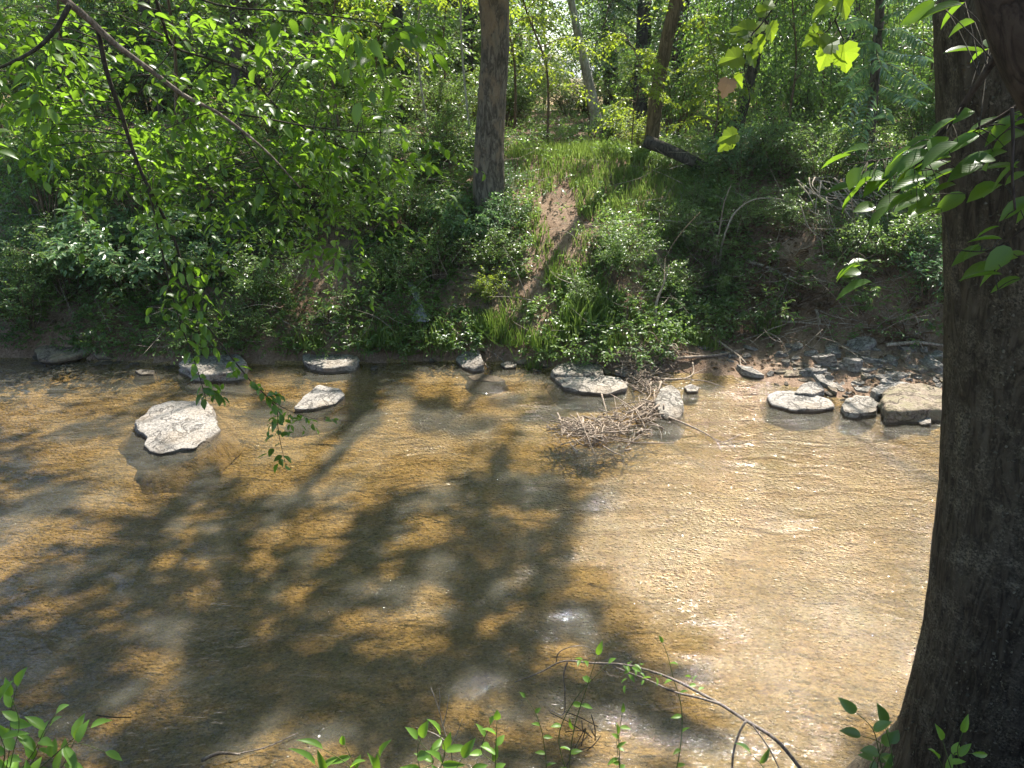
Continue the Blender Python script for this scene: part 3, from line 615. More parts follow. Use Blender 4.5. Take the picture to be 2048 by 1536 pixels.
# ------------------------------------------------------------------ near branch reaching in from the upper left
def lerp_path(path, n):
    return smooth_path(path, n)
def overhang():
    rng = np.random.default_rng(11); tr = TREES['over']; root, base = tr['root'], tr['base']
    def y_of(px): return 3.5+1.7*np.clip(px/800, 0, 1.3)
    main_px = [(-420, -330), (-160, -180), (105, -18), (165, 28), (230, 88), (300, 140), (375, 195), (430, 222), (480, 258), (530, 300), (600, 375)]
    Pm = np.concatenate([[np.array([-3.98, 2.35, 6.2])], px_path(main_px, [2.9, 3.2]+[float(y_of(p[0])) for p in main_px[2:]])])
    pm = smooth_path(Pm, 70); rm = np.interp(np.linspace(0, 1, 70), [0, .2, .3, .6, .8, 1], [.06, .034, .027, .019, .011, .004])
    lg = Geo(); lg.tube(pm, rm, 14, .22, 3)
    limb = put('limb', lg.mesh('limb', M['limb_grey'], base), root)
    knots = Geo()
    hang = []
    def twig(pts, Ys, r0, r1, n=40):
        p = smooth_path(px_path(pts, Ys), n); g = Geo(); g.tube(p, np.linspace(r0, r1, n), 7, .15, len(hang)); hang.append(p)
        put('hanging_twig', g.mesh('hanging_twig', M['twig'], base), root); return p
    t1 = twig([(196, 62), (215, 150), (240, 220), (262, 290), (285, 350), (310, 400), (345, 470), (372, 560), (392, 620), (440, 685), (500, 760), (540, 800), (566, 835)], np.linspace(3.95, 4.6, 13), .012, .0028, 60)
    t2 = twig([(292, 362), (312, 440), (328, 520), (340, 570), (362, 650), (385, 710), (404, 770), (412, 800)], np.linspace(4.15, 4.5, 8), .006, .002)
    t3 = twig([(555, 815), (556, 855), (562, 890), (572, 932)], np.linspace(4.6, 4.62, 4), .003, .0012, 16)
    t4 = twig([(540, 800), (580, 822), (620, 835), (655, 845)], np.linspace(4.6, 4.7, 4), .0025, .0012, 14)
    t5 = twig([(300, -40), (325, 40), (346, 92), (420, 118), (490, 145), (560, 220), (650, 280), (740, 310), (830, 325)], np.linspace(4.3, 5.4, 9), .009, .0022, 50)
    t6 = twig([(335, -30), (420, 5), (600, 24), (720, 40), (850, 62)], np.linspace(4.0, 4.4, 5), .006, .002, 30)
    t7 = twig([(140, 8), (110, 60), (80, 92), (30, 122), (-40, 150)], np.linspace(3.7, 3.6, 5), .012, .005, 24)
    t8 = twig([(430, 222), (520, 235), (600, 250), (700, 262), (800, 268), (905, 276)], np.linspace(4.6, 5.2, 6), .006, .0015, 34)
    t9 = twig([(346, 92), (330, 118), (300, 150)], np.linspace(4.5, 4.4, 3), .004, .002, 14)
    t10 = twig([(480, 258), (520, 330), (560, 400), (620, 470), (700, 500)], np.linspace(4.75, 5.2, 5), .005, .0015, 30)
    allp = np.concatenate([pm[18:]]+hang)
    fol = Fol(); geo = Geo()
    # leafy sprays: (centre px, spread, number)
    blobs = [((300, 50), (260, 60), 40), ((120, 150), (110, 90), 34), ((300, 190), (170, 90), 52), ((520, 130), (130, 80), 40), ((520, 240), (150, 70), 46), ((110, 260), (100, 60), 22), ((650, 70), (110, 50), 20),
             ((640, 330), (130, 70), 40), ((660, 420), (90, 50), 20), ((480, 380), (100, 50), 20), ((240, 330), (90, 50), 14), ((60, 60), (60, 60), 14), ((720, 240), (60, 50), 14), ((430, 480), (70, 60), 12), ((300, 380), (80, 60), 10)]
    O = []; D = []; L = []
    for (cx, cy), (sx, sy), n in blobs:
        for _ in range(int(n*1.15)):
            px, py = rng.normal(cx, sx*.7), rng.normal(cy, sy*.7)
            p = at(px, py, y_of(max(px, 0))+.25+abs(rng.normal(0, .55))-(.45 if rng.random() < .05 else 0))
            q = allp[np.argmin(((allp-p)**2).sum(1))]; d = p-q; dl = np.linalg.norm(d)
            dr = nrm(d*.8/max(dl, .05)+np.array([.55, .25, -.05])+rng.normal(0, .35, 3)); l = rng.uniform(.25, .5)
            if .12 < dl < .5 and rng.random() < .6: geo.tube(smooth_path([q, (q+p)/2+np.array([0, 0, .05*dl]), p], 6), np.linspace(.0035, .0018, 6), 4)
            O.append(p); D.append(dr); L.append(l)
    sprigs(fol, geo, rng, np.array(O), np.array(D), np.array(L), 8, .072, .037, .3, NEAR, stem_r=.002, uv=True)
    # leaves along the hanging twigs
    def along(p, i0, i1, n, ll, l=.16, nl=4, out_=.6):
        idx = rng.uniform(i0*len(p), i1*len(p)-1, n).astype(int)
        O = p[idx]; D = nrm(rng.normal(0, out_, (n, 3))+np.array([.3, -.05, -.55]))
        sprigs(fol, geo, rng, O, D, rng.uniform(.6, 1.3, n)*l, nl, ll, ll*.52, .25, NEAR, stem_r=.0012, uv=True)
    along(t1, .30, .62, 14, .08, .22, 6); along(t1, .62, .86, 8, .075, .16, 4); along(t1, .86, 1, 7, .075, .12, 4)
    along(t2, .2, .8, 8, .075, .18, 4); along(t2, .85, 1, 6, .085, .12, 4); along(t3, .15, 1, 6, .075, .09, 3); along(t4, .2, 1, 6, .065, .09, 4)
    along(t5, .5, 1, 22, .085, .3, 7); along(t6, .4, 1, 12, .1, .3, 6); along(t8, .4, 1, 14, .08, .25, 6); along(t7, .2, 1, 12, .085, .25, 6); along(t10, .3, 1, 16, .085, .3, 7)
    # larger near leaves at the end of the upper twig
    O = px_path([(700, 60), (740, 70), (790, 75), (690, 110), (830, 80), (760, 55)], 3.4); D = np.array([[.5, 0, -.5], [.3, -.1, -.8], [.9, 0, -.3], [.3, 0, -.9], [.8, 0, -.4], [1, 0, 0]])
    sprigs(fol, geo, rng, O, D, .14, 3, .105, .05, .3, NEAR, stem_r=.0015, uv=True)
    put('fine_twigs', geo.mesh('fine_twigs', M['twig'], base), root)
    put('foliage', fol.mesh('foliage', M['leaf_near'], base, True), root)
overhang()

# ------------------------------------------------------------------ leafy near branch at right
def right_branch():
    rng = np.random.default_rng(21); base = at(2100, -60, 2.15)
    root = thing('leafy_branch', 'leafy branch hanging across the big dark trunk at right, broad toothed leaves', 'branch', base)
    lim = []
    def st(pts, Y, r0, r1):
        p = smooth_path(px_path(pts, Y), 30); g = Geo(); g.tube(p, np.linspace(r0, r1, 30), 8, .15, len(lim)); lim.append(p); put('stem', g.mesh('stem', M['bark_near'], base), root)
    st([(2130, -90), (2030, 60), (1975, 140), (1915, 225), (1850, 310), (1790, 390), (1752, 432)], np.linspace(1.9, 2.5, 7), .012, .003)
    st([(1900, 245), (1840, 300), (1760, 320), (1690, 330)], [2.2, 2.25, 2.3, 2.35], .004, .0015)
    st([(1850, 310), (1800, 340), (1740, 370), (1700, 385)], [2.3, 2.35, 2.4, 2.42], .004, .0015)
    st([(2110, 150), (2030, 215), (1960, 255), (1880, 290), (1800, 300)], [2.0, 2.1, 2.2, 2.25, 2.3], .006, .002)
    st([(2024, 215), (2026, 270), (2024, 340), (2030, 420)], [2.1]*4, .005, .003)
    st([(2090, 420), (2030, 470), (1980, 500), (1900, 500)], [2.1, 2.15, 2.2, 2.25], .004, .0015)
    st([(2000, 490), (1990, 530), (2000, 600)], [2.15]*3, .003, .001)
    st([(1752, 432), (1735, 470), (1700, 520), (1690, 540)], [2.5, 2.5, 2.5, 2.5], .003, .0012)
    fol = Fol(); geo = Geo()
    spots = [(1690, 328, 1), (1740, 322, 1), (1790, 310, 1), (1840, 300, 1), (1700, 380, 2), (1745, 365, 2), (1770, 345, 1), (1830, 350, 1), (1880, 330, 2), (1880, 280, 1), (1930, 270, 2), (1990, 250, 2), (2020, 260, 1), (1950, 330, 2), (2000, 320, 2), (2040, 350, 1), (1910, 390, 1),
             (1840, 395, 1), (1790, 400, 2), (1760, 420, 1), (1860, 370, 1), (1960, 370, 1), (1905, 240, 1), (2040, 240, 1), (1820, 340, 1), (1930, 60, 0), (1940, 90, 0), (1935, 110, 0), (1955, 75, 0), (1895, 15, 1), (1840, 20, 1), (1980, 480, 1), (1995, 500, 1), (2030, 500, 1), (1925, 500, 0), (2000, 560, 1), (1985, 530, 1), (2010, 540, 0), (1690, 530, 1), (1700, 540, 1), (1712, 560, 0), (1955, 495, 0), (2040, 400, 1), (1820, 420, 1)]
    O = []; D = []; n = []
    for px, py, k in spots:
        for _ in range(k+1):
            O.append(at(px+rng.normal(0, 16)+25, py+rng.normal(0, 10)-8, 2.25+rng.normal(0, .1))); D.append([-.75+rng.normal(0, .3), .1+rng.normal(0, .3), -.35+rng.normal(0, .25)])
    O = np.array(O); D = np.array(D); m_ = len(O)
    V, Fa, tt, U = leaves(O, D, np.array([[-.1, -.25, 1.0]])+rng.normal(0, .35, (m_, 3)), rng.uniform(.06, .112, m_), rng.uniform(.032, .056, m_), NEAR, rng.random(m_), True)
    fol.add(V, Fa, tt, U)
    al = np.concatenate(lim)
    for o in O:
        q = al[np.argmin(((al-o)**2).sum(1))]
        if np.linalg.norm(q-o) < .35: geo.tube(smooth_path([q, (q+o)/2+[0, 0, .01], o], 4), [.002, .0015, .0012, .001], 4)
    put('leaf_stalks', geo.mesh('leaf_stalks', M['twig'], base), root)
    put('foliage', fol.mesh('foliage', M['leaf_right'], base, True), root)
right_branch()

def sycamore():
    rng = np.random.default_rng(5)
    def sprig_of(label, twigs, lv, Y, dead=()):
        base = at(twigs[0][0][0], twigs[0][0][1], Y)
        root = thing('leafy_twig', label, 'twig', base); g = Geo(); tw = []
        for pts in twigs:
            p = smooth_path(px_path(pts, Y), 20); g.tube(p, np.linspace(.005, .0018, 20), 6); tw.append(p)
        al = np.concatenate(tw); fol = Fol(); df = Fol()
        for k, (px, py, s_, a) in enumerate(lv):
            tipd = np.array([math.cos(math.radians(a)), rng.normal(.1, .2), math.sin(math.radians(a))]); o = at(px, py, Y+rng.normal(0, .05))-tipd*(s_/F*Y*.45)
            V, Fa, tt, U = leaves(o[None], tipd[None], np.array([[rng.normal(0, .25), -1.0+rng.normal(0, .3), .75]]), [s_/F*Y*.92], [s_/F*Y*.85], SYC, rng.random(1))
            (df if k in dead else fol).add(V, Fa, tt)
            q = al[np.argmin(((al-o)**2).sum(1))]
            g.tube(smooth_path([q, (q+o)/2+[0, 0, .01], o], 4), [.0018, .0014, .0012, .001], 4)
        put('twig', g.mesh('twig', M['twig'], base), root); put('leaves', fol.mesh('leaves', M['leaf_syc'], base), root)
        if dead: put('dead_leaf', df.mesh('dead_leaf', M['dead_pale'], base), root)
    sprig_of('lobed lime-green leaves glowing in sun at the top, nearest the big dark trunk', [[(1700, -80), (1690, -20), (1670, 40), (1640, 70), (1625, 60)], [(1670, 40), (1685, 75), (1700, 100)]],
             [(1690, 8, 58, -60), (1665, -5, 44, -120), (1640, 18, 42, -140), (1632, 72, 32, 150), (1618, 82, 30, -150), (1664, 84, 48, 30), (1650, 98, 34, -140), (1692, 118, 56, -70), (1645, 122, 46, -110), (1628, 55, 20, 90)], 4.2)
    sprig_of('drooping twig of lobed leaves with a brown withered leaf, left of the glowing leaves', [[(1590, -80), (1560, -10), (1530, 40), (1500, 75), (1490, 150), (1500, 200), (1470, 270)], [(1530, 40), (1545, 60)]],
             [(1545, 68, 40, -60), (1512, 60, 40, -150), (1482, 58, 50, 175), (1480, 76, 34, 200), (1520, 90, 34, -60), (1500, 105, 30, -100), (1462, 118, 48, 190), (1508, 120, 36, -50), (1478, 165, 34, -40), (1452, 178, 40, -100), (1455, 275, 42, 200), (1468, 288, 36, -60), (1448, 292, 32, -140), (1530, 20, 30, 20), (1540, 5, 26, 60)], 4.4, (9,))
sycamore()

# ------------------------------------------------------------------ feathery fronds and vines that belong to trees across the creek
def fronds():
    rng = np.random.default_rng(31); tr = TREES['right']; root, base = tr['root'], tr['base']; Y = 14.6
    fr = [((1745, 165), (1705, 205), (1690, 255)), ((1748, 165), (1735, 215), (1722, 270)), ((1750, 180), (1765, 210), (1772, 235)), ((1758, 120), (1800, 140), (1850, 175)), ((1760, 130), (1810, 170), (1830, 205)), ((1757, 100), (1800, 110), (1855, 118)), ((1757, 170), (1800, 190), (1835, 205)),
          ((1756, 90), (1730, 90), (1700, 110)), ((1756, 60), (1800, 60), (1840, 85)), ((1760, 40), (1810, 20), (1860, 30)), ((1752, 130), (1720, 140), (1690, 170)), ((1757, 60), (1720, 40), (1690, 50)), ((1760, 20), (1790, -10), (1830, -5)), ((1750, 90), (1770, 140), (1790, 160))]
    for pts in fr:
        p = smooth_path(px_path(pts, [15.2, 14.8+rng.normal(0, .2), 14.5+rng.normal(0, .3)]), 15); g = Geo(); g.tube(p, np.linspace(.010, .003, 15), 5)
        f = Fol(); idx = np.arange(2, 15); tan = nrm(np.gradient(p, axis=0))[idx]; sd = nrm(np.cross(tan, [0, -.5, .8]))
        for sg in (1, -1):
            D = sd*sg+tan*.35+np.array([0, 0, -.25])+rng.normal(0, .1, tan.shape)
            V, Fa, tt, U = leaves(p[idx], D, np.array([[-.08, -.52, .9]])+rng.normal(0, .13, tan.shape), rng.uniform(.16, .22, len(idx)), rng.uniform(.05, .07, len(idx)), LANCE, rng.random(len(idx))); f.add(V, Fa, tt)
        fo = put('frond', f.mesh('frond', M['leaf_gloss'], base), root); put('rachis', g.mesh('rachis', M['stem_green'], base), fo)
fronds()

def hang_vines():
    rng = np.random.default_rng(33); tr = TREES['vine']; root, base = tr['root'], tr['base']
    geo = Geo(); fol = Fol(); O = []; D = []; L = []
    for i in range(130):
        px = rng.uniform(1380, 1880); top = rng.uniform(-160, 180); Y = rng.uniform(16.8, 21.5); ln = rng.uniform(70, 230)
        p = smooth_path(px_path([(px, top), (px+rng.normal(0, 8), top+ln*.5), (px+rng.normal(0, 14), top+ln)], Y), 12)
        geo.tube(p, np.linspace(.010, .004, 12), 4)
        for q in p[1::1]:
            for _ in range(2): O.append(q); D.append([rng.normal(0, .8), rng.normal(0, .8), -.7]); L.append(rng.uniform(.2, .42))
    for i in range(14):   # boughs the strands hang from
        a = tr['path'][rng.integers(45, 75)]; e = at(rng.uniform(1380, 1880), rng.uniform(-170, -20), rng.uniform(17, 21)); geo.tube(smooth_path([a, (a+e)/2+[0, 0, .3], e], 10), np.linspace(.05, .015, 10), 5)
    sprigs(fol, None, rng, np.array(O), np.array(D), np.array(L), 6, .095, .055, .5, FAR)
    put('vines', geo.mesh('vines', M['bark_dark'], base), root); put('foliage', fol.mesh('foliage', M['leaf_bush'], base), root)
hang_vines()

def ivy_leaves(key, n, z0, z1, R, matn, seed, ll=.12):
    rng = np.random.default_rng(seed); tr = TREES[key]; p = tr['path']; sel = p[(p[:, 2] > z0) & (p[:, 2] < z1)]
    o = sel[rng.integers(0, len(sel), n)]; D = rng.normal(0, 1, (n, 3)); D[:, 2] *= .5; D = nrm(D)
    f = Fol(); g = Geo(); sprigs(f, g, rng, o+D*rng.uniform(.05, R*.6, (n, 1)), D, rng.uniform(.4, 1, n)*R, 7, ll, ll*.6, .2, FAR, stem_r=.005)
    put('foliage', f.mesh('foliage', M[matn], tr['base']), tr['root']); put('shoot_stems', g.mesh('shoot_stems', M['bark_dark'], tr['base']), tr['root'])
ivy_leaves('pale', 150, 4.6, 9, .9, 'leaf_bush', 41)
ivy_leaves('lean', 40, 5.2, 8, .8, 'leaf_yellow', 42)
for k_, key in enumerate(('dkA', 'dkB', 'lw', 'bk1', 'bk2')): ivy_leaves(key, 260, 5.0, 14, 2.2, 'leaf_far', 50+k_, .17)

# ------------------------------------------------------------------ saplings, shrubs
def sapling_parts(seed, H, matn, nl=15, ll=.11, flat=.12, r0=.035, low=.25, spread=1.5, barkn='bark_brown'):
    rng = np.random.default_rng(seed); g = Geo(); f = Fol()
    tp_ = smooth_path([(0, 0, -.2), (rng.normal(0, .12), rng.normal(0, .12), H*.35), (rng.normal(0, .25), rng.normal(0, .25), H*.7), (rng.normal(0, .4), rng.normal(0, .4), H)], 30)
    tg = Geo(); tg.tube(tp_, np.linspace(r0, .008, 30), 8, .15, seed)
    O = []; D = []; L = []
    for i in range(nl):
        u = low+(1-low)*(i+rng.random())/nl; j = int(u*29); a = rng.uniform(0, 6.28); ln = spread*(1.15-u*.7)*rng.uniform(.7, 1.2); d = np.array([math.cos(a), math.sin(a), 0])
        p = smooth_path([tp_[j], tp_[j]+d*ln*.5+[0, 0, ln*(.22+flat)], tp_[j]+d*ln+[rng.normal(0, .12), rng.normal(0, .12), ln*flat]], 9)
        g.tube(p, np.linspace(.012, .004, 9), 5)
        for q, t_ in zip(p[2:], nrm(np.gradient(p, axis=0))[2:]):
            for sg in (-1, 1):
                s_ = np.cross(t_, [0, 0, 1])*sg; O.append(q); D.append(t_*.6+s_*.9+rng.normal(0, .2, 3)); L.append(rng.uniform(.3, .6)*(.5+.5*spread/1.5))
    sprigs(f, g, rng, np.array(O), np.array(D), np.array(L), 7, ll, ll*.55, .22, FAR, stem_r=.003)
    return tg.mesh('stem', M[barkn]), g.mesh('branches', M['bark_brown']), f.mesh('foliage', M[matn])
def make_sapling(parts, label, loc, rz=0, sc=1, group=None):
    r = thing('sapling', label, 'sapling', loc, group); r.rotation_euler = (0, 0, rz); r.scale = (sc, sc, sc)
    for n_, me in zip(('stem', 'branches', 'foliage'), parts): put(n_, me, r)
    return r
SAP = [sapling_parts(1, 6.5, 'leaf_bush', 20), sapling_parts(2, 5.0, 'leaf_yellow', 17, .12, -.05), sapling_parts(3, 7.5, 'leaf_bush', 26, .12, .1, .05, .3, 2.0), sapling_parts(4, 5.5, 'leaf_blue', 18, .10, 0, .03), sapling_parts(5, 3.0, 'leaf_yellow', 12, .12, -.1, .02, .3, 1.0), sapling_parts(6, 7.5, 'leaf_yellow', 22, .12, .05, .03, .42, 1.7, 'bark_pale')]
sap_list = [(1095, 19.5, 1, 1.0, 'yellow-green sunlit sapling drooping over the clearing right of the mottled trunk'), (1262, 17.6, 4, .85, 'small bright sapling at the foot of the leaning brown trunk'), (945, 18.2, 5, 1.0, 'pale-stemmed sapling just left of the mottled trunk, bending slightly'),
            (862, 20.0, 5, .95, 'thin pale-stemmed sapling standing between the mottled trunk and the two back trunks'), (690, 17.0, 0, 1.0, 'grey-stemmed sapling rising from the bank behind the overhanging limb tips'), (760, 22.5, 1, 1.25, 'sunlit yellow-green sapling left of centre under the top edge'), (1030, 23.5, 1, 1.3, 'yellow-leaved sapling directly behind the mottled trunk'),
            (620, 20.5, 2, 1.0, 'tall leafy sapling behind the overhanging limb, left of the grey-stemmed one'), (1410, 17.0, 4, 1.0, 'short bright sapling between the leaning trunk and the vine-draped trunk'), (1560, 17.0, 0, .8, 'dark leafy sapling below the hanging vines'), (1640, 19.5, 2, .9, 'tall sapling standing behind the vine curtain'),
            (1830, 17.5, 3, 1.0, 'blue-green sapling beside the big dark trunk edge on the far bank'), (350, 19.5, 2, 1.0, 'dense tall sapling in the woods at left, behind the limb'), (180, 17.5, 0, 1.1, 'shaded sapling at far left behind the leaf sprays'), (20, 19, 2, 1.1, 'tall sapling at the left edge of the woods'), (1180, 27, 3, 1.0, 'blue-green sapling beneath the pale trunk in the clearing'), (1340, 24, 3, 1.1, 'blue-green sapling in the shade right of the leaning trunk'),
            (1500, 25, 1, 1.3, 'sunlit yellow sapling glimpsed behind the vine-draped trunk'), (560, 28, 2, 1.2, 'tall sapling deep in the woods right of the broad grey trunk'), (1950, 21, 2, 1.1, 'tall sapling hidden mostly behind the big dark trunk'), (900, 27, 0, 1.2, 'tall green sapling in the back woods above the log line')]
rng = np.random.default_rng(77)
for px, Y, k, sc, lb in sap_list: make_sapling(SAP[k], lb, bpt(px, Y), rng.uniform(0, 6.28), sc)

def shrub_parts(seed, R, H, nst, nsp, ll, lw, matn, droop=.3, tpl=FAR, slen=(.22, .45), nl=7, upk=.3, barkn='bark_brown'):
    rng = np.random.default_rng(seed); g = Geo(); f = Fol(); O = []; D = []; stems = []
    for i in range(nst):
        a = rng.uniform(0, 6.28); rr = R*math.sqrt(rng.random()); h = H*rng.uniform(.65, 1.1)*(1-.35*(rr/R)**2); e = np.array([rr*math.cos(a), rr*math.sin(a), h])
        p = smooth_path([e*[.12, .12, 0]+[0, 0, -.1], e*[.45, .45, .62]+rng.normal(0, .06, 3), e], 10); g.tube(p, np.linspace(.013, .004, 10), 5); stems.append(p)
    for i in range(nsp):
        p = stems[rng.integers(nst)]; j = rng.integers(3, 10); t_ = nrm(p[min(j+1, 9)]-p[j-1]); o = p[j]+rng.normal(0, .05, 3)
        O.append(o); D.append(t_*.5+nrm(o*[1, 1, .3])*.6+rng.normal(0, .5, 3)+[0, 0, upk])
    sprigs(f, g, rng, np.array(O), np.array(D), rng.uniform(*slen, len(O)), nl, ll, lw, droop, tpl, stem_r=.0028)
    return g.mesh('stems', M[barkn]), f.mesh('foliage', M[matn])
SHR = dict(broad=shrub_parts(1, .9, 1.5, 16, 330, .115, .058, 'leaf_pale', .5), fine=shrub_parts(2, .7, .95, 22, 420, .058, .034, 'leaf_cover', .2, slen=(.15, .32)), blue=shrub_parts(3, .75, .9, 18, 300, .075, .035, 'leaf_blue', .25),
           yellow=shrub_parts(4, .8, 1.1, 16, 260, .08, .048, 'leaf_yellow', .3), large=shrub_parts(5, 1.3, 2.3, 24, 620, .10, .055, 'leaf_bush', .4, slen=(.3, .55)), dark=shrub_parts(6, 1.2, 1.7, 22, 520, .08, .045, 'leaf_cover', .3), weed=shrub_parts(7, .28, .55, 7, 46, .085, .028, 'leaf_cover', .35, LANCE, (.15, .3), 8))
shr_list = [  # px, py of the foot, kind, size, label
 (265, 590, 'broad', 1.35, 'pale broad-leaved bush catching sun on the left bank, biggest in the shade'), (215, 560, 'broad', 1.0, 'broad-leaved bush up the left bank behind the hanging twigs'), (400, 560, 'broad', .95, 'broad-leaved bush between the two hanging twigs on the bank'), (60, 655, 'fine', 1.15, 'sunlit fine-leaved bush at the left edge above the waterline'),
 (15, 560, 'fine', 1.2, 'fine-leaved bush higher at the left edge'), (140, 590, 'dark', .8, 'dark bush above the overhanging left slab'), (500, 620, 'dark', .8, 'dark bush above the speckled rock at the left waterline'), (480, 690, 'fine', .9, 'fine-leaved bush touching the water behind the speckled rock'), (540, 500, 'large', .6, 'large shaded bush left of the bare patch on the bank'),
 (730, 480, 'dark', .7, 'dark bush right of the bare patch on the bank'), (660, 660, 'weed', 1.2, 'narrow-leaved weed above the white-edged waterline rock'), (820, 470, 'fine', 1.3, 'sunlit fine-leaved bush at the left foot of the mottled trunk'), (750, 400, 'dark', .9, 'shaded bush on the bank brow left of the mottled trunk'), (870, 560, 'fine', 1.1, 'fine-leaved bush above the grey rag'), (780, 590, 'fine', .9, 'fine-leaved bush left of the grey rag'),
 (930, 500, 'broad', .7, 'drooping bush covering the foot of the mottled trunk'), (1000, 410, 'blue', .75, 'silvery blue-green bush in sun beside the bare path'), (1005, 470, 'blue', .65, 'smaller blue-green bush below the silvery one by the path'), (975, 545, 'fine', .9, 'sunlit fine-leaved bush left of the lower path'), (980, 610, 'yellow', .5, 'small yellow-green bush by the waterline grass, left of the path shadow'), (1225, 505, 'fine', .55, 'fine-leaved bush on the right edge of the bare path'),
 (1165, 615, 'fine', .55, 'small fine-leaved bush on the lower bank under the path'), (1230, 560, 'dark', .6, 'low dark bush in the middle of the right bank'), (1330, 600, 'fine', .8, 'low shaded bush above the standing driftwood stick'), (1440, 610, 'dark', .55, 'low dark bush under the bent pale stem'), (1530, 670, 'weed', 1.3, 'narrow-leaved weed at the foot of the eroded red bank'), (1275, 300, 'yellow', .7, 'sunlit yellow bush under the leaning trunk'),
 (1215, 285, 'fine', .9, 'sunlit bush at the top of the bare path'), (1480, 360, 'broad', .9, 'bush on the bank brow behind the bent pale stem'), (1560, 350, 'fine', 1.2, 'sunlit bush right of the vine-draped trunk foot'), (1640, 380, 'dark', .9, 'dark bush above the brush tangle'), (1800, 420, 'broad', 1.0, 'broad-leaved bush between thin tree and big trunk, upper'), (1850, 600, 'blue', 1.15, 'pale glinting bush against the big trunk edge, low on the bank'),
 (1780, 540, 'dark', .85, 'dark bush right of the brush tangle'), (1395, 425, 'fine', .5, 'bush on the bank brow beside the fallen log'), (640, 420, 'dark', 1.0, 'dark bush under the overhanging limb tips'), (450, 430, 'large', .9, 'large bush in the shade behind the hanging twigs'), (90, 440, 'large', 1.0, 'large dark bush at the left on the bank brow'), (270, 430, 'large', .85, 'large bush on the brow between the left bushes'),
 (1500, 465, 'fine', .8, 'fine-leaved bush on the dark slope right of the bent pale stem'), (1590, 470, 'dark', .6, 'low dark bush on the slope under the arch of the bent pale stem'), (1400, 520, 'dark', .6, 'low dark bush left of the foot of the bent pale stem'), (1690, 520, 'fine', .7, 'fine-leaved bush under the brush tangle'), (1720, 620, 'weed', 1.1, 'narrow-leaved weed on the eroded red bank under the brush tangle'), (1590, 600, 'weed', .9, 'small weed half way up the eroded red bank'), (1350, 480, 'fine', .8, 'fine-leaved bush in the shade under the long dead cane'),
 (1700, 300, 'large', .8, 'large bush on the brow under the feathery fronds'), (1440, 275, 'dark', .9, 'dark bush behind the fallen log'), (880, 330, 'fine', 1.2, 'sunlit bush behind the mottled trunk at left'), (700, 310, 'dark', 1.1, 'dark bush in the woods behind the bank brow, left of centre'), (1850, 320, 'large', .9, 'large bush behind the big trunk edge on the brow')]
for px, py, k, sc, lb in shr_list:
    r = thing('shrub', lb, 'shrub', gnd(px, py)); r.rotation_euler = (0, 0, rng.uniform(0, 6.28)); s_ = sc*rng.uniform(.95, 1.05); r.scale = (s_, s_, s_*rng.uniform(.85, 1.1))
    for n_, me in zip(('stems', 'foliage'), SHR[k]): put(n_, me, r)
# undergrowth shrubs of the woods behind
proto = None
for i in range(110):
    Y = rng.uniform(19.5, 44); px = rng.uniform(-250, 2250)
    if Y < 26 and 960 < px < 1300: continue
    k = ['dark', 'large', 'yellow', 'fine'][rng.integers(4)]; r = thing('undergrowth_bush', 'leafy bush in the undergrowth of the woods behind the bank', 'bush', bpt(px, Y), 'undergrowth bushes of the back woods')
    r.rotation_euler = (0, 0, rng.uniform(0, 6.28)); s_ = rng.uniform(.9, 1.5)*(1.0 if Y < 30 else 1.7); r.scale = (s_, s_, s_)
    for n_, me in zip(('stems', 'foliage'), SHR[k]): put(n_, me, r)

# woods behind: whole trees
def forest_parts(seed, H, matn, r0=.2):
    rng = np.random.default_rng(seed); tg = Geo(); g = Geo(); f = Fol()
    p = smooth_path([(0, 0, -.3), (rng.normal(0, .15), rng.normal(0, .15), H*.35), (rng.normal(0, .4), rng.normal(0, .4), H*.7), (rng.normal(0, .6), 0, H)], 40)
    tg.tube(p, np.linspace(r0, .03, 40)**1.0, 10, .15, seed); O = []; D = []; L = []
    for i in range(46):
        u = .1+.9*(i+rng.random())/46; j = int(u*39); a = rng.uniform(0, 6.28); ln = 3.6*math.sin(math.pi*min(1, .25+u*.72))*rng.uniform(.6, 1.15); d = np.array([math.cos(a), math.sin(a), 0])
        q = smooth_path([p[j], p[j]+d*ln*.5+[0, 0, ln*.3], p[j]+d*ln+[0, 0, ln*rng.uniform(-.1, .35)]], 10); g.tube(q, np.linspace(.05, .012, 10), 5)
        for o, t_ in zip(q[2:], nrm(np.gradient(q, axis=0))[2:]):
            for _ in range(4): O.append(o+rng.normal(0, .12, 3)); D.append(t_*.6+rng.normal(0, .7, 3)); L.append(rng.uniform(.5, 1.1))
    sprigs(f, g, rng, np.array(O), np.array(D), np.array(L), 9, .17, .1, .25, FAR, stem_r=.006)
    return tg.mesh('trunk', M['bark_dark']), g.mesh('branches', M['bark_dark']), f.mesh('crown', M[matn])
FOR = [forest_parts(1, 15, 'leaf_far'), forest_parts(2, 12, 'leaf_bush', .15), forest_parts(3, 17, 'leaf_far', .26), forest_parts(4, 10, 'leaf_yellow', .12)]
def forest_tree(k, loc, sc, rz, label, group):
    r = thing('woodland_tree', label, 'tree', loc, group); r.rotation_euler = (0, 0, rz); r.scale = (sc, sc, sc)
    for n_, me in zip(('trunk', 'branches', 'crown'), FOR[k]): put(n_, me, r)
for i in range(48):
    Y = rng.uniform(27, 52); px = rng.uniform(-350, 2350)
    if 1000 < px < 1180 and Y < 36: continue
    forest_tree(rng.integers(4), bpt(px, Y)-[0, 0, .2], rng.uniform(.8, 1.15), rng.uniform(0, 6.28), 'tree of the shady woods behind the far bank', 'trees of the woods behind the bank')
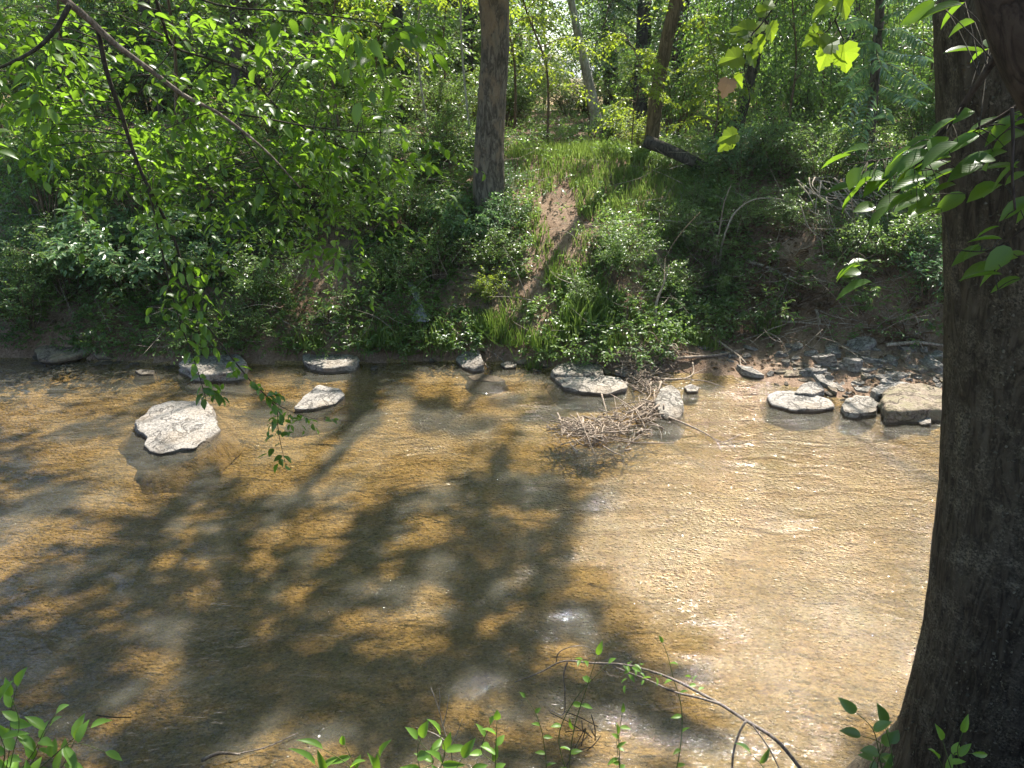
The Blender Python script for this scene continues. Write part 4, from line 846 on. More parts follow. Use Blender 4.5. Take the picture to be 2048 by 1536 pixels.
for i in range(60):
    Y = rng.uniform(78, 130); x = rng.uniform(-1, 1)*Y*.85
    forest_tree(rng.integers(3), (x, Y, 2.8), rng.uniform(1.0, 1.5), rng.uniform(0, 6.28), 'distant tree of the treeline beyond the pale field', 'treeline beyond the field')

# ------------------------------------------------------------------ rocks
def rock_mesh(out_xy, h, seed, bottom=-.3, n=36, rough=.075, top_noise=.09, tilt=(0, 0), strata=True, mat='rock', edge=.9, flare=1.5):
    """out_xy: outline about the origin; top at h with a worn edge"""
    P = np.asarray(out_xy, float); P = np.concatenate([P, P[:1]])
    s = np.concatenate([[0], np.cumsum(np.linalg.norm(np.diff(P, axis=0), axis=1))]); u = np.linspace(0, s[-1], n, endpoint=False)
    R = np.stack([np.interp(u, s, P[:, 0]), np.interp(u, s, P[:, 1])], -1)
    R = (R+.08*(np.roll(R, 1, 0)+np.roll(R, -1, 0)))/1.16
    size = np.sqrt((R**2).sum(1)).mean()
    prof = [(flare, bottom), (1+(flare-1)*.45, bottom*.4), (1.03, -.02), (1.025, h*.25), (1.015, h*.5), (1.005, h*.72), (1.0, h*.86), (edge+.085, h*.96), (edge+.05, h), (.8, h*1.02), (.62, h*1.03), (.45, h*1.04), (.28, h*1.04), (.12, h*1.04)]
    rings = []
    for k, (sc, z) in enumerate(prof):
        q = R*sc; X, Y = q[:, 0], q[:, 1]
        zz = np.full(n, z)+(X*tilt[0]+Y*tilt[1])
        if z > 0: zz = zz+top_noise*size*2*fbm(X*2/size+seed, Y*2/size, s=seed, o=4)*(z/h)
        nx = fbm(X*3/size+seed*3, Y*3/size, z*6, seed+3, 4)*rough*size*4
        if strata: nx = nx+.02*size*math.sin(z*60+seed)
        rings.append(np.stack([X*(1+nx/size), Y*(1+nx/size), zz], -1))
    V = np.concatenate(rings+[rings[-1].mean(0, keepdims=True)]); m_ = len(prof)
    i = np.arange(m_-1)[:, None]*n; j = np.arange(n)[None]; k = (j+1) % n
    Q = np.stack([i+j, i+k, i+n+k, i+n+j], -1).reshape(-1, 4)
    Tt = np.stack([np.arange(n)+(m_-1)*n, (np.arange(n)+1) % n+(m_-1)*n, np.full(n, m_*n)], -1)
    return mesh('rock', V, [Q, Tt], M[mat], True)
def rock(pxs, h, label, seed, mat='rock', z0=None, tilt=(0, 0), name='rock', **kw):
    z0 = 0 if z0 is None else z0
    h = h*.62; W = np.array([at_z(a, b, z0+h*.9)[:2] for a, b in pxs]); c = W.mean(0)
    area = np.cross(W-c, np.roll(W-c, -1, 0)).sum()
    if area < 0: W = W[::-1]
    o = put(name, rock_mesh(W-c, h, seed, mat=mat, tilt=tilt, **kw), loc=(c[0], c[1], z0)); return tag(o, label, 'rock')
rock([(268, 845), (300, 822), (350, 812), (418, 805), (428, 825), (433, 855), (405, 878), (392, 892), (350, 900), (300, 902), (288, 885), (296, 872), (274, 858)], .14, 'big flat pale slab in the creek at left, largest rock in open water', 1, n=64, tilt=(0, .07))
rock([(585, 818), (605, 795), (638, 775), (680, 780), (692, 790), (670, 805), (630, 815)], .12, 'bright white flat rock with a pointed end, right of the big pale slab', 2, tilt=(-.05, .08))
rock([(1108, 755), (1130, 750), (1190, 752), (1240, 756), (1254, 766), (1248, 778), (1215, 786), (1170, 782), (1130, 774)], .13, 'rounded flat rock in the shallows just below the twig heap', 3, 'rock_grey')
rock([(1308, 802), (1322, 786), (1340, 782), (1360, 792), (1368, 812), (1362, 826), (1335, 828), (1318, 820)], .2, 'upright grey rock at the right end of the floating twig raft', 4, 'rock_grey', tilt=(0, .25))
rock([(1534, 792), (1548, 782), (1590, 784), (1630, 790), (1660, 800), (1670, 813), (1630, 820), (1580, 818), (1545, 808)], .11, 'long pale flat rock alone in clear amber shallows at right', 5)
rock([(1588, 786), (1602, 770), (1620, 762), (1642, 768), (1650, 782), (1625, 790)], .18, 'pale angular rock touching the back of the long pale flat rock', 6)
rock([(1682, 812), (1692, 798), (1715, 790), (1740, 794), (1756, 806), (1752, 822), (1715, 828), (1690, 824)], .16, 'wet rounded grey-brown rock left of the mossy boulder', 7, 'rock_grey')
rock([(1760, 800), (1768, 780), (1795, 770), (1840, 768), (1880, 776), (1910, 800), (1895, 820), (1830, 824), (1775, 826)], .32, 'large mossy brown boulder in front of the big dark trunk edge', 8, 'rock_brown', n=56, edge=.86)
rock([(1815, 832), (1830, 826), (1860, 834), (1862, 846), (1845, 846)], .1, 'small tilted stone in the water below the mossy boulder', 9, tilt=(.2, .1))
rock([(1742, 780), (1760, 768), (1800, 764), (1828, 768), (1820, 778), (1780, 786), (1755, 790)], .26, 'pale slab wedged behind the mossy boulder', 10)
rock([(70, 700), (95, 690), (140, 683), (180, 688), (185, 700), (150, 708), (100, 714), (75, 712)], .12, 'flat overhanging slab at the far waterline at left', 11, 'rock_brown', z0=.07, tilt=(0, .12), bottom=-.04, flare=.9)
rock([(180, 706), (195, 694), (215, 694), (235, 704), (225, 712), (195, 712)], .14, 'small rock right of the overhanging left slab', 12, 'rock_brown')
rock([(358, 728), (375, 712), (410, 706), (450, 706), (480, 712), (495, 728), (488, 745), (440, 750), (390, 748)], .24, 'low speckled grey rock at the far waterline behind the hanging twig', 13, 'rock_grey')
rock([(602, 712), (612, 702), (650, 700), (700, 705), (720, 720), (705, 732), (650, 736), (615, 728)], .2, 'white-edged rock under the bank weeds at left of centre', 14)
rock([(912, 712), (922, 702), (945, 702), (960, 716), (968, 730), (948, 734), (925, 726)], .2, 'tilted tan slab leaning on the bank beside the small driftwood twigs', 15, tilt=(.35, .15))
rock([(1102, 742), (1115, 730), (1140, 722), (1165, 724), (1186, 738), (1182, 750), (1140, 752), (1110, 750)], .2, 'jagged grey rock at the waterline behind the rounded flat rock', 16, 'rock_grey')
rock([(1162, 726), (1180, 720), (1200, 726), (1208, 744), (1192, 752), (1178, 742)], .19, 'narrow grey rock pressed against the jagged grey rock', 17, 'rock_grey')
rock([(1196, 730), (1206, 724), (1222, 734), (1226, 746), (1212, 744)], .13, 'leaning tan stone left of the twig heap', 18, 'rock_brown', tilt=(-.3, .2))
rock([(1228, 735), (1245, 728), (1262, 730), (1268, 742), (1250, 748), (1234, 744)], .15, 'grey stone half under the twig heap', 19, 'rock_grey')
rock([(1350, 714), (1362, 706), (1390, 706), (1405, 714), (1400, 726), (1370, 728)], .2, 'brown stone under the grassy overhang right of the twig heap', 20, 'rock_brown')
rock([(1022, 716), (1040, 706), (1060, 708), (1068, 718), (1050, 724), (1030, 722)], .14, 'flat tan stone at the foot of the path shadow', 21, 'rock_brown')
rock([(1076, 726), (1090, 720), (1108, 724), (1105, 732), (1085, 733)], .07, 'small pinkish stone left of the jagged grey rock', 22, 'rock_brown')
rock([(1000, 728), (1014, 722), (1034, 726), (1030, 734), (1010, 735)], .07, 'small flat stone at the waterline under the path', 23, 'rock_grey')
rock([(935, 752), (960, 748), (990, 751), (1012, 760), (985, 764), (945, 760)], .05, 'thin stone barely breaking the water below the tilted tan slab', 24, 'rock_brown', z0=-.02)
rock([(1368, 774), (1382, 768), (1398, 774), (1394, 782), (1376, 783)], .08, 'fist-sized stone alone in the shallows above the upright grey rock', 25, 'rock_grey')
rock([(1626, 752), (1650, 752), (1676, 762), (1688, 772), (1664, 774), (1638, 764)], .12, 'slanting flat stone at the rubble edge behind the pale angular rock', 26, z0=.02, tilt=(-.1, .1))
rock([(1700, 766), (1722, 764), (1742, 774), (1736, 784), (1712, 780)], .13, 'slanting stone between the wet rounded rock and the rubble', 27)
rock([(1690, 722), (1720, 716), (1755, 722), (1765, 736), (1735, 742), (1700, 738)], .16, 'broad grey slab lying on top in the middle of the rubble', 28, 'rock_grey', z0=.12)
rock([(1765, 740), (1790, 730), (1830, 736), (1838, 748), (1800, 756), (1772, 752)], .2, 'humped grey rock on the rubble near the big trunk edge', 29, 'rock_grey', z0=.08)
rock([(1800, 722), (1830, 716), (1868, 722), (1872, 738), (1840, 742), (1810, 734)], .2, 'brown lumpy rock at the back of the rubble by the big trunk edge', 30, 'rock_brown', z0=.14)
rock([(150, 880), (180, 850), (240, 842), (290, 860), (300, 900), (270, 922), (200, 925), (160, 910)], -.03+.02, 'amber rock just under the water left of the big pale slab', 32, 'rock_brown', z0=-.05, top_noise=.02) if False else None
rock([(270, 742), (290, 738), (312, 742), (306, 748), (280, 749)], .05, 'tiny grey stone in the water left of the speckled rock', 34, 'rock_grey')
rng = np.random.default_rng(99)
rub = [rock_mesh(np.stack([np.cos(a)*rng.uniform(.8, 1.2, 9)*.16, np.sin(a)*rng.uniform(.6, 1.1, 9)*.11], -1), .07, 60+i, -.08, 24, rough=.07, flare=1.03, mat=('rock_grey', 'rock_brown', 'rock')[i % 3]) for i, a in enumerate([np.linspace(0, 2*np.pi, 9, endpoint=False)]*6)]
cnt = 0
while cnt < 140:
    px, py = rng.uniform(1395, 1900), rng.uniform(690, 800)
    sh = np.interp(px, [1400, 1500, 1580, 1690, 1790, 1880], [750, 760, 778, 802, 828, 842])
    if py > sh-2 or rng.random() > .35+.65*sstep(1480, 1650, px): continue
    g_ = gnd(px, py); o = put('stone', rub[rng.integers(6)], loc=g_+[0, 0, -.01]); s_ = rng.uniform(.3, .75)*(1.9 if rng.random() < .22 else 1)*(1.1 if py < 760 else .7)
    o.scale = (s_*rng.uniform(.8, 1.4), s_, s_*rng.uniform(.45, 1.0)); o.rotation_euler = (rng.normal(0, .18), rng.normal(0, .18), rng.uniform(0, 6.28))
    tag(o, 'flat stone in the grey rubble between the twig heap and the big dark trunk', 'stone', 'stones of the rubble bar'); cnt += 1
for i in range(34):
    px = rng.uniform(40, 1300); yy = np.interp(px, [p[0] for p in shore_px], [p[1] for p in shore_px])+rng.uniform(-4, 12)
    if 1280 < px: continue
    g_ = gnd(px, yy); o = put('stone', rub[rng.integers(6)], loc=[g_[0], g_[1], max(-.03, g_[2]-.03)]); s_ = rng.uniform(.25, .7)
    o.scale = (s_, s_, s_); o.rotation_euler = (rng.normal(0, .15), rng.normal(0, .15), rng.uniform(0, 6.28)); tag(o, 'small stone scattered along the far waterline below the bank plants', 'stone', 'small stones along the far waterline')

# ------------------------------------------------------------------ dead wood
def stick(name, label, pts, r0, r1, mat='driftwood', cat='stick', forks=0, seed=0, n=30, world=False):
    p = smooth_path(pts if world else [gnd(a, b)+[0, 0, h] for a, b, h in pts], n); g = Geo(); g.tube(p, np.linspace(r0, r1, n), 8, .25, seed); rg = np.random.default_rng(seed)
    for i in range(forks):
        j = rg.integers(n//3, n-2); d = nrm(p[j+1]-p[j])+rg.normal(0, .55, 3); l = rg.uniform(.12, .4)
        g.tube(smooth_path([p[j], p[j]+d*l*.5+rg.normal(0, .02, 3), p[j]+d*l], 8), np.linspace(np.interp(j, [0, n], [r0, r1])*.6, r1*.5, 8), 5)
    o = put(name, g.mesh(name, M[mat], p[0]), loc=p[0]); return tag(o, label, cat)
wp = lambda pts, Y: list(px_path(pts, Y))
stick('fallen_log', 'dark fallen log lying across the brow right of the leaning brown trunk', wp([(1290, 280), (1350, 306), (1400, 330), (1450, 350)], [16.9, 16.7, 16.5, 16.3]), .13, .10, 'bark_dark', 'log', 2, 1, world=True)
stick('bent_stem', 'pale bent dead stem arching to the right out of the bank', wp([(1440, 545), (1442, 500), (1452, 462), (1470, 425), (1500, 402), (1540, 396), (1585, 408), (1610, 425)], [14.1, 14.1, 14.0, 14, 14, 14, 14.1, 14.2]), .022, .008, 'dead_wood', 'dead stem', 2, 2, world=True)
stick('dead_stump', 'short pale upright stub beside the foot of the bent dead stem', wp([(1434, 545), (1432, 500), (1440, 455), (1450, 400), (1462, 370)], 14.2), .026, .006, 'driftwood', 'dead stem', 3, 3, world=True)
stick('standing_stick', 'pale driftwood stick standing upright in the twig heap', wp([(1289, 712), (1298, 680), (1310, 640), (1312, 610), (1330, 560), (1338, 530)], [12.2, 12.3, 12.4, 12.5, 12.7, 12.8]), .045, .008, 'driftwood', 'stick', 2, 4, world=True)
stick('stick', 'thin stick slanting over the floating twig raft into the water', wp([(1203, 788), (1212, 820), (1226, 858), (1245, 890), (1262, 914)], [10.6, 10.3, 9.95, 9.5, 9.2]), .014, .008, 'driftwood', 'stick', 1, 5, world=True)
stick('stick', 'long pale stick lying in the shallows behind the upright grey rock', [(1250, 742, .06), (1290, 758, .05), (1340, 764, .04), (1372, 762, .05), (1386, 752, .06), (1384, 738, .1)], .022, .012, 'driftwood', 'stick', 2, 6)
stick('stick', 'pale stick on the gravel pointing right from the twig heap', [(1335, 728, .06), (1380, 724, .06), (1450, 714, .05), (1478, 708, .05)], .03, .014, 'driftwood', 'stick', 2, 7)
stick('stick', 'forked grey stick leaning over the gravel left of the rubble', [(1425, 688, .1), (1452, 706, .1), (1480, 722, .06), (1492, 730, .02)], .03, .016, 'driftwood', 'stick', 3, 8)
stick('stick', 'thin branched stick lying across the water right of the twig raft', [(1335, 838, .03), (1370, 855, .05), (1410, 874, .05), (1440, 888, .03), (1480, 880, .08)], .016, .005, 'driftwood', 'stick', 5, 9)
stick('stick', 'long weathered root lying along the foot of the eroded red bank, upper', [(1490, 540, .15), (1540, 556, .14), (1590, 572, .12), (1650, 577, .1)], .03, .012, 'dead_wood', 'root', 3, 10)
stick('stick', 'straight grey branch low on the eroded red bank, above the rubble', [(1545, 655, .1), (1600, 657, .1), (1660, 662, .08)], .022, .01, 'dead_wood', 'root', 2, 11)
stick('stick', 'short pale broken branch stuck upright in the eroded red bank', [(1628, 630, .1), (1634, 642, .12), (1638, 656, .06)], .03, .022, 'dead_wood', 'stick', 0, 12)
stick('stick', 'long brown pole lying at the back of the rubble against the big trunk edge', [(1770, 702, .1), (1830, 700, .12), (1890, 704, .1)], .03, .022, 'dead_wood', 'stick', 0, 13)
stick('stick', 'pale branch slanting out of the bank beside the tilted tan slab', [(932, 665, .15), (946, 690, .12), (962, 722, .05), (976, 736, .0)], .028, .016, 'driftwood', 'stick', 2, 14)
stick('stick', 'thin branching driftwood twigs at the waterline left of the path shadow', [(905, 680, .2), (940, 702, .12), (985, 716, .08), (1010, 728, .02)], .016, .006, 'driftwood', 'stick', 6, 15)
stick('stick', 'pale curved dead twig hanging over the bank plants at far left', [(85, 535, .5), (100, 560, .45), (102, 595, .35), (80, 615, .25)], .012, .005, 'dead_wood', 'twig', 3, 16)
stick('stick', 'dead twig running down the left bank right of the curved dead twig', [(88, 545, .45), (118, 575, .4), (130, 610, .3), (150, 650, .2)], .012, .005, 'dead_wood', 'twig', 2, 17)
stick('stick', 'reddish dry cane leaning across the dark right bank', wp([(1310, 560), (1345, 490), (1385, 440), (1400, 425)], [13.2, 13.4, 13.6, 13.7]), .012, .006, 'bark_brown', 'cane', 1, 18, world=True)
stick('stick', 'long horizontal dead cane across the brow right of the grass', wp([(1230, 438), (1320, 440), (1400, 446), (1460, 440)], [14.2, 14.2, 14.3, 14.3]), .008, .005, 'dead_wood', 'cane', 2, 19, world=True)
stick('stick', 'dark root at the near waterline bottom, left of the lime leaves', [(405, 1532, .05), (440, 1524, .07), (482, 1518, .04)], .014, .008, 'limb_grey', 'stick', 1, 20)
stick('stick', 'thin dark stick on the shallow bed at the bottom left', [(195, 1438, .02), (230, 1440, .02), (264, 1439, .02)], .006, .004, 'twig', 'stick', 0, 21)
rb = np.random.default_rng(55); tang = Geo()
for i in range(90):
    a = np.array([rb.uniform(1590, 1740), rb.uniform(350, 470)]); ang = math.radians(rb.normal(48, 22)); l = rb.uniform(30, 130); Y = rb.uniform(13.1, 14.6)
    b2 = a+l*np.array([math.cos(ang), math.sin(ang)]); p0 = at(*a, Y+.4); p1 = at(*b2, Y); mid_ = (p0+p1)/2+rb.normal(0, .06, 3); tang.tube(smooth_path([p0, mid_, p1], 8), np.linspace(.014, .006, 8), 5)
o0 = at(1665, 480, 14.3); tag(put('brush_tangle', tang.mesh('brush_tangle', M['dead_wood'], o0), loc=o0), 'tangle of dry dead branches sliding down the brow of the right bank', 'brushwood', kind='stuff')
roots = Geo()
for i in range(110):
    px, py = rb.uniform(1440, 1880), rb.uniform(490, 700); a = gnd(px, py)+[0, 0, rb.uniform(0, .1)]; l = rb.uniform(20, 110); an = rb.normal(.15, .7); b2 = gnd(px+l*math.cos(an), py+l*math.sin(an)*.8)+[0, 0, rb.uniform(0, .12)]
    if np.linalg.norm(b2-a) > 2: continue
    roots.tube(smooth_path([a, (a+b2)/2+rb.normal(0, .05, 3)+[0, -.03, .06], b2], 8), np.linspace(rb.uniform(.004, .012), .003, 8), 4)
o0 = gnd(1650, 620); tag(put('exposed_roots', roots.mesh('exposed_roots', M['dead_wood'], o0), loc=o0), 'thin exposed roots and dead twigs strewn over the eroded red bank', 'roots', kind='stuff')

def twig_pile(label, axis_px, halfw, hgt, n, seed, lmax=.5, nm='twig_heap'):
    rg = np.random.default_rng(seed); ax_ = smooth_path([at_z(a, b, .02) for a, b in axis_px], 40); g = Geo()
    for i in range(n):
        u = rg.random(); j = int(u*39); w = halfw*(math.sin(math.pi*(.12+.83*u)))*rg.normal(0, .55); t_ = nrm(ax_[min(j+1, 39)]-ax_[max(j-1, 0)]); sd = np.array([-t_[1], t_[0], 0])
        c = ax_[j]+sd*w+[0, 0, max(0, hgt*(1-abs(w)/halfw))*rg.random()]; an = rg.normal(0, .8); d = t_*math.cos(an)+sd*math.sin(an)+[0, 0, rg.normal(0, .18)]; l = rg.uniform(.1, lmax)*(2.2 if rg.random() < .05 else 1)
        p = [c-d*l/2, c+rg.normal(0, .03, 3), c+d*l/2]; p[0][2] = max(p[0][2], -.02); p[2][2] = max(p[2][2], -.02)
        g.tube(smooth_path(p, 5), np.linspace(1, .5, 5)*rg.uniform(.003, .012)*(2 if rg.random() < .06 else 1), 5)
    tag(put(nm, g.mesh(nm, M['driftwood'], ax_[20]), loc=ax_[20]), label, 'driftwood', kind='stuff')
twig_pile('heap of tangled pale driftwood twigs piled at the far waterline around the standing stick', [(1235, 745), (1275, 735), (1310, 732), (1345, 740)], .62, .42, 640, 1)
twig_pile('string of twigs linking the twig heap to the floating raft', [(1275, 752), (1290, 775), (1312, 792)], .2, .08, 70, 2)
twig_pile('raft of pale floating twigs lodged in the shallows below the heap', [(1128, 850), (1165, 868), (1215, 862), (1262, 838), (1312, 806)], .42, .09, 430, 3, .5, 'twig_raft')
twig_pile('loose tail of wet twigs trailing off the lower end of the raft', [(1165, 868), (1185, 880), (1205, 888)], .12, .05, 40, 4, .3, 'twig_raft')
stick('driftwood_piece', 'short thick chunk of pale driftwood on the front of the twig raft', wp([(1165, 872), (1182, 868), (1200, 858)], [9.95, 10.0, 10.1]), .04, .035, 'driftwood', 'driftwood', 0, 31, world=True)
stick('driftwood_piece', 'flat tan piece of bark at the right front of the twig raft', wp([(1240, 850), (1262, 858), (1284, 858)], [10.05, 10.0, 10.0]), .045, .02, 'driftwood', 'driftwood', 0, 32, world=True)

# grey rag snagged on the bank
sc_pts = [((822, 575), .05), ((832, 600), .06), ((838, 612), .035), ((840, 625), .06), ((842, 640), .11), ((843, 655), .15)]
V = []; 
for k, ((px, py), w) in enumerate(sc_pts):
    c = gnd(px, py+6)+[0, -.12, .18]
    for q in range(9): V.append(c+np.array([(q-4)/4*w, .03*math.sin(q*2.1+k), 0]))
Q = np.array([[k*9+q, k*9+q+1, k*9+q+10, k*9+q+9] for k in range(5) for q in range(8)]); V = np.array(V)
o = put('rag', mesh('rag', V-V[40], Q, M['scrap']), loc=V[40]); sm = o.modifiers.new('thick', 'SOLIDIFY'); sm.thickness = .004
tag(o, 'torn grey scrap of sheeting hanging on the bank plants left of the path', 'rag')

# ------------------------------------------------------------------ ground cover, grass, litter
def cover(name, label, n, xr, yr, dens, matn, ll, lw, L, nl, seed, tpl=FAR, droop=.35, rise=.25, stemm='stem_green', clump=1.0, thr=-.02):
    rg = np.random.default_rng(seed); x = rg.uniform(*xr, n); y = rg.uniform(*yr, n); z = T(x, y); P = np.stack([x, y, z], -1)
    s = y-shore(x); px, py = proj(P); c = fbm(x*clump, y*clump, s=seed, o=3)
    k = (s > .12)&(rg.random(n) < dens(x, y, s, px, py))&(c > thr); P = P[k]; m_ = len(P); N = Tn(P[:, 0], P[:, 1])
    D = N*.7+np.array([0, -.15, .5])+rg.normal(0, .55, (m_, 3)); h = np.clip(c[k]-thr, 0, .4)*rise*2.5
    f = Fol(); g = Geo()
    sprigs(f, g, rg, P+N*(h*rg.random(m_))[:, None], D, rg.uniform(*L, m_)*(.7+1.2*np.clip(c[k]-thr, 0, .4)), nl, ll, lw, droop, tpl, stem_r=.0022, tint0=np.clip(.5+fbm(P[:, 0]*2, P[:, 1]*2, s=seed+9)*2.2, 0, 1))
    root = thing(name, label, 'ground cover'); root['kind'] = 'stuff'
    put('stems', g.mesh('stems', M[stemm]), root); put('leaves', f.mesh('leaves', M[matn]), root)
def ell(px, py, cx, cy, rx, ry): return ((px-cx)/rx)**2+((py-cy)/ry)**2 < 1
def bare(px, py):
    """bare earth: the trodden path, the slide at left, the eroded bank at right"""
    b = ell(px, py, 1130, 440, 68, 90) | ell(px, py, 1100, 520, 42, 50) | (ell(px, py, 1070, 610, 50, 50) & (fbm(px*.03, py*.03, s=4) > -.02)) | ell(px, py, 1110, 350, 130, 50) | ell(px, py, 650, 570, 70, 75) | ell(px, py, 665, 500, 26, 60)
    return b
def d1(x, y, s, px, py):
    d = np.full(len(x), 1.0); d[ell(px, py, 1245, 400, 110, 55) | ell(px, py, 1110, 345, 160, 50)] = .12; d[bare(px, py)] = .05
    er = (px > 1400)&(px < 1900)&(py > 470)&(py < 800); d[er] = np.where((px[er] < 1480) | (py[er] < 530), .9, .2); d[(px > 1370)&(py > 690)] = .0
    d[s > 7] = .45; d[(s < .5)] *= .8; return d*np.clip(.42/Tn(x, y)[:, 2]**1.5, 0, 1)
cover('ground_cover', 'low leafy plants carpeting the far bank slope', 100000, (-12.5, 12.5), (10, 20), d1, 'leaf_cover', .075, .044, (.18, .44), 7, 3, rise=.5, thr=-.1)
cover('ground_cover', 'small pale-leaved creeper spread over the far bank among the taller plants', 52000, (-12.5, 12.5), (10, 19), d1, 'leaf_bush', .055, .036, (.12, .3), 7, 4, clump=1.6, thr=-.03)
cover('undergrowth', 'leafy undergrowth on the floor of the woods', 22000, (-24, 24), (18.5, 44), lambda x, y, s, px, py: np.where(bare(px, py), .05, .8), 'leaf_cover', .12, .07, (.25, .6), 6, 5, thr=-.05, clump=.7)
def blades(name, label, P, h, w, matn, seed, lean=.5, n_per=1, droop_dir=None):
    rg = np.random.default_rng(seed); m_ = len(P); D = np.array([0, -.1, 1.0])+rg.normal(0, lean, (m_, 3)); 
    N = rg.normal(0, 1, (m_, 3))+np.array([0, 0, .3]); N = np.where(((N*D).sum(1) > 0)[:, None], -N, N)
    # blades bend toward the way they lean
    N = -nrm(D*np.array([1, 1, 0])+1e-4)+np.array([0, 0, .15])
    f = Fol(); V, Fa, tt, U = leaves(P, D, -N, rg.uniform(.5, 1.15, m_)*h, rg.uniform(.7, 1.3, m_)*w, BLADE, np.clip(rg.normal(.5, .25, m_), 0, 1)); f.add(V, Fa, tt); return f
rg = np.random.default_rng(8); x = rg.uniform(-6, 9, 60000); y = rg.uniform(11, 20, 60000); P = np.stack([x, y, T(x, y)], -1); px, py = proj(P)
gz = ell(px, py, 1260, 395, 130, 60) | (ell(px, py, 1110, 340, 150, 45) & (rg.random(60000) < .35)) | (ell(px, py, 1200, 330, 120, 40) & (rg.random(60000) < .5)) | ell(px, py, 1380, 400, 90, 60) | (ell(px, py, 1160, 560, 60, 90) & (rg.random(60000) < .5)) | (ell(px, py, 1060, 350, 70, 45) & (rg.random(60000) < .4)) | ((fbm(x*1.3, y*1.3, s=60) > .12) & (py > 330) & (y-shore(x) > .3) & (px < 1400) & (rg.random(60000) < .5))
gz &= ~(ell(px, py, 1125, 440, 30, 70)); P = P[gz]
f = blades('grass', '', P, .22, .012, 'grass', 4, .45); o = put('grass', f.mesh('grass', M['grass'], (0, 0, 0))); tag(o, 'fine bright green grass beside the bare path on the far bank', 'grass', kind='stuff')
def tuft(seed, n, h, w, rad, lean):
    rg = np.random.default_rng(seed); a = rg.uniform(0, 6.28, n); r_ = rad*np.sqrt(rg.random(n)); return blades('', '', np.stack([r_*np.cos(a), r_*np.sin(a), 0*a-.03], -1), h, w, 'grass', seed+1, lean).mesh('blades', M['grass'])
TUFT = [tuft(1, 120, .34, .009, .24, 1.3), tuft(2, 170, .28, .007, .3, 1.3), tuft(3, 130, .52, .013, .28, 1.2)]
for px, py, k, sc, lb in [(1165, 655, 2, 1.0, 'big arching clump of broad grass on the waterline right of the path shadow'), (1185, 640, 2, .8, 'broad grass clump just above the big arching clump'), (1135, 670, 1, 1.0, 'grass clump left of the big arching clump at the waterline'), (995, 660, 0, 1.1, 'bright grass clump left of the path shadow by the water'), (1020, 680, 1, 1.0, 'hanging grass clump at the lower end of the path shadow'), (965, 650, 1, 1.0, 'grass clump above the tilted tan slab'),
        (895, 690, 0, .9, 'lit grass clump over the dark undercut left of the tilted slab'), (860, 670, 1, 1.1, 'grass clump under the grey rag'), (815, 705, 0, .6, 'small grass clump standing at the water under the dark undercut'), (780, 680, 1, 1.1, 'grass clump at the bank foot left of the grey rag'), (735, 690, 0, .8, 'grass clump above the white-edged rock, right side'), (1066, 735, 0, .55, 'small bright grass clump standing among the waterline stones'), (1090, 690, 1, 1.1, 'drooping grass clump behind the small pinkish stone'),
        (1225, 690, 1, .9, 'grass clump left of the twig heap on the undercut edge'), (1380, 680, 0, .9, 'pale grass clump on the overhang right of the twig heap'), (1410, 690, 1, .8, 'grass fringe at the right end of the overhang'), (1540, 660, 0, .9, 'grass clump at the foot of the eroded red bank'), (620, 690, 1, .9, 'grass clump over the white-edged rock, left side'), (1120, 560, 1, 1.0, 'grass clump half way up the lower path'), (1210, 600, 1, 1.0, 'grass clump in the shade right of the lower path')]:
    r = put('grass_clump', TUFT[k], loc=gnd(px, py)); r.rotation_euler = (0, 0, rg.uniform(0, 6)); r.scale = (sc,)*3; tag(r, lb, 'grass clump')
n = 26000; x = rg.uniform(-14, 14, n); y = rg.uniform(9, 34, n); s = y-shore(x); k = (s > .15); x, y = x[k], y[k]; P = np.stack([x, y, T(x, y)+.006], -1); N = Tn(x, y)
f = Fol(); V, Fa, tt, U = leaves(P, np.cross(N, rg.normal(0, 1, N.shape)), N+rg.normal(0, .3, N.shape), rg.uniform(.04, .11, len(P)), rg.uniform(.02, .05, len(P)), FALLEN, rg.random(len(P))); f.add(V, Fa, tt)
x = rg.uniform(-6, 6, 2600); y = rg.uniform(-2, 3.9, 2600); P = np.stack([x, y, T(x, y)+.006], -1); P = P[P[:, 2] > .03]; N = Tn(P[:, 0], P[:, 1]); V, Fa, tt, U = leaves(P, np.cross(N, rg.normal(0, 1, N.shape)), N+rg.normal(0, .3, N.shape), rg.uniform(.04, .1, len(P)), rg.uniform(.02, .05, len(P)), FALLEN, rg.random(len(P))); f.add(V, Fa, tt)
tag(put('fallen_leaves', f.mesh('fallen_leaves', M['dead_leaf'])), 'brown fallen leaves littering both creek banks', 'leaf litter', kind='stuff')

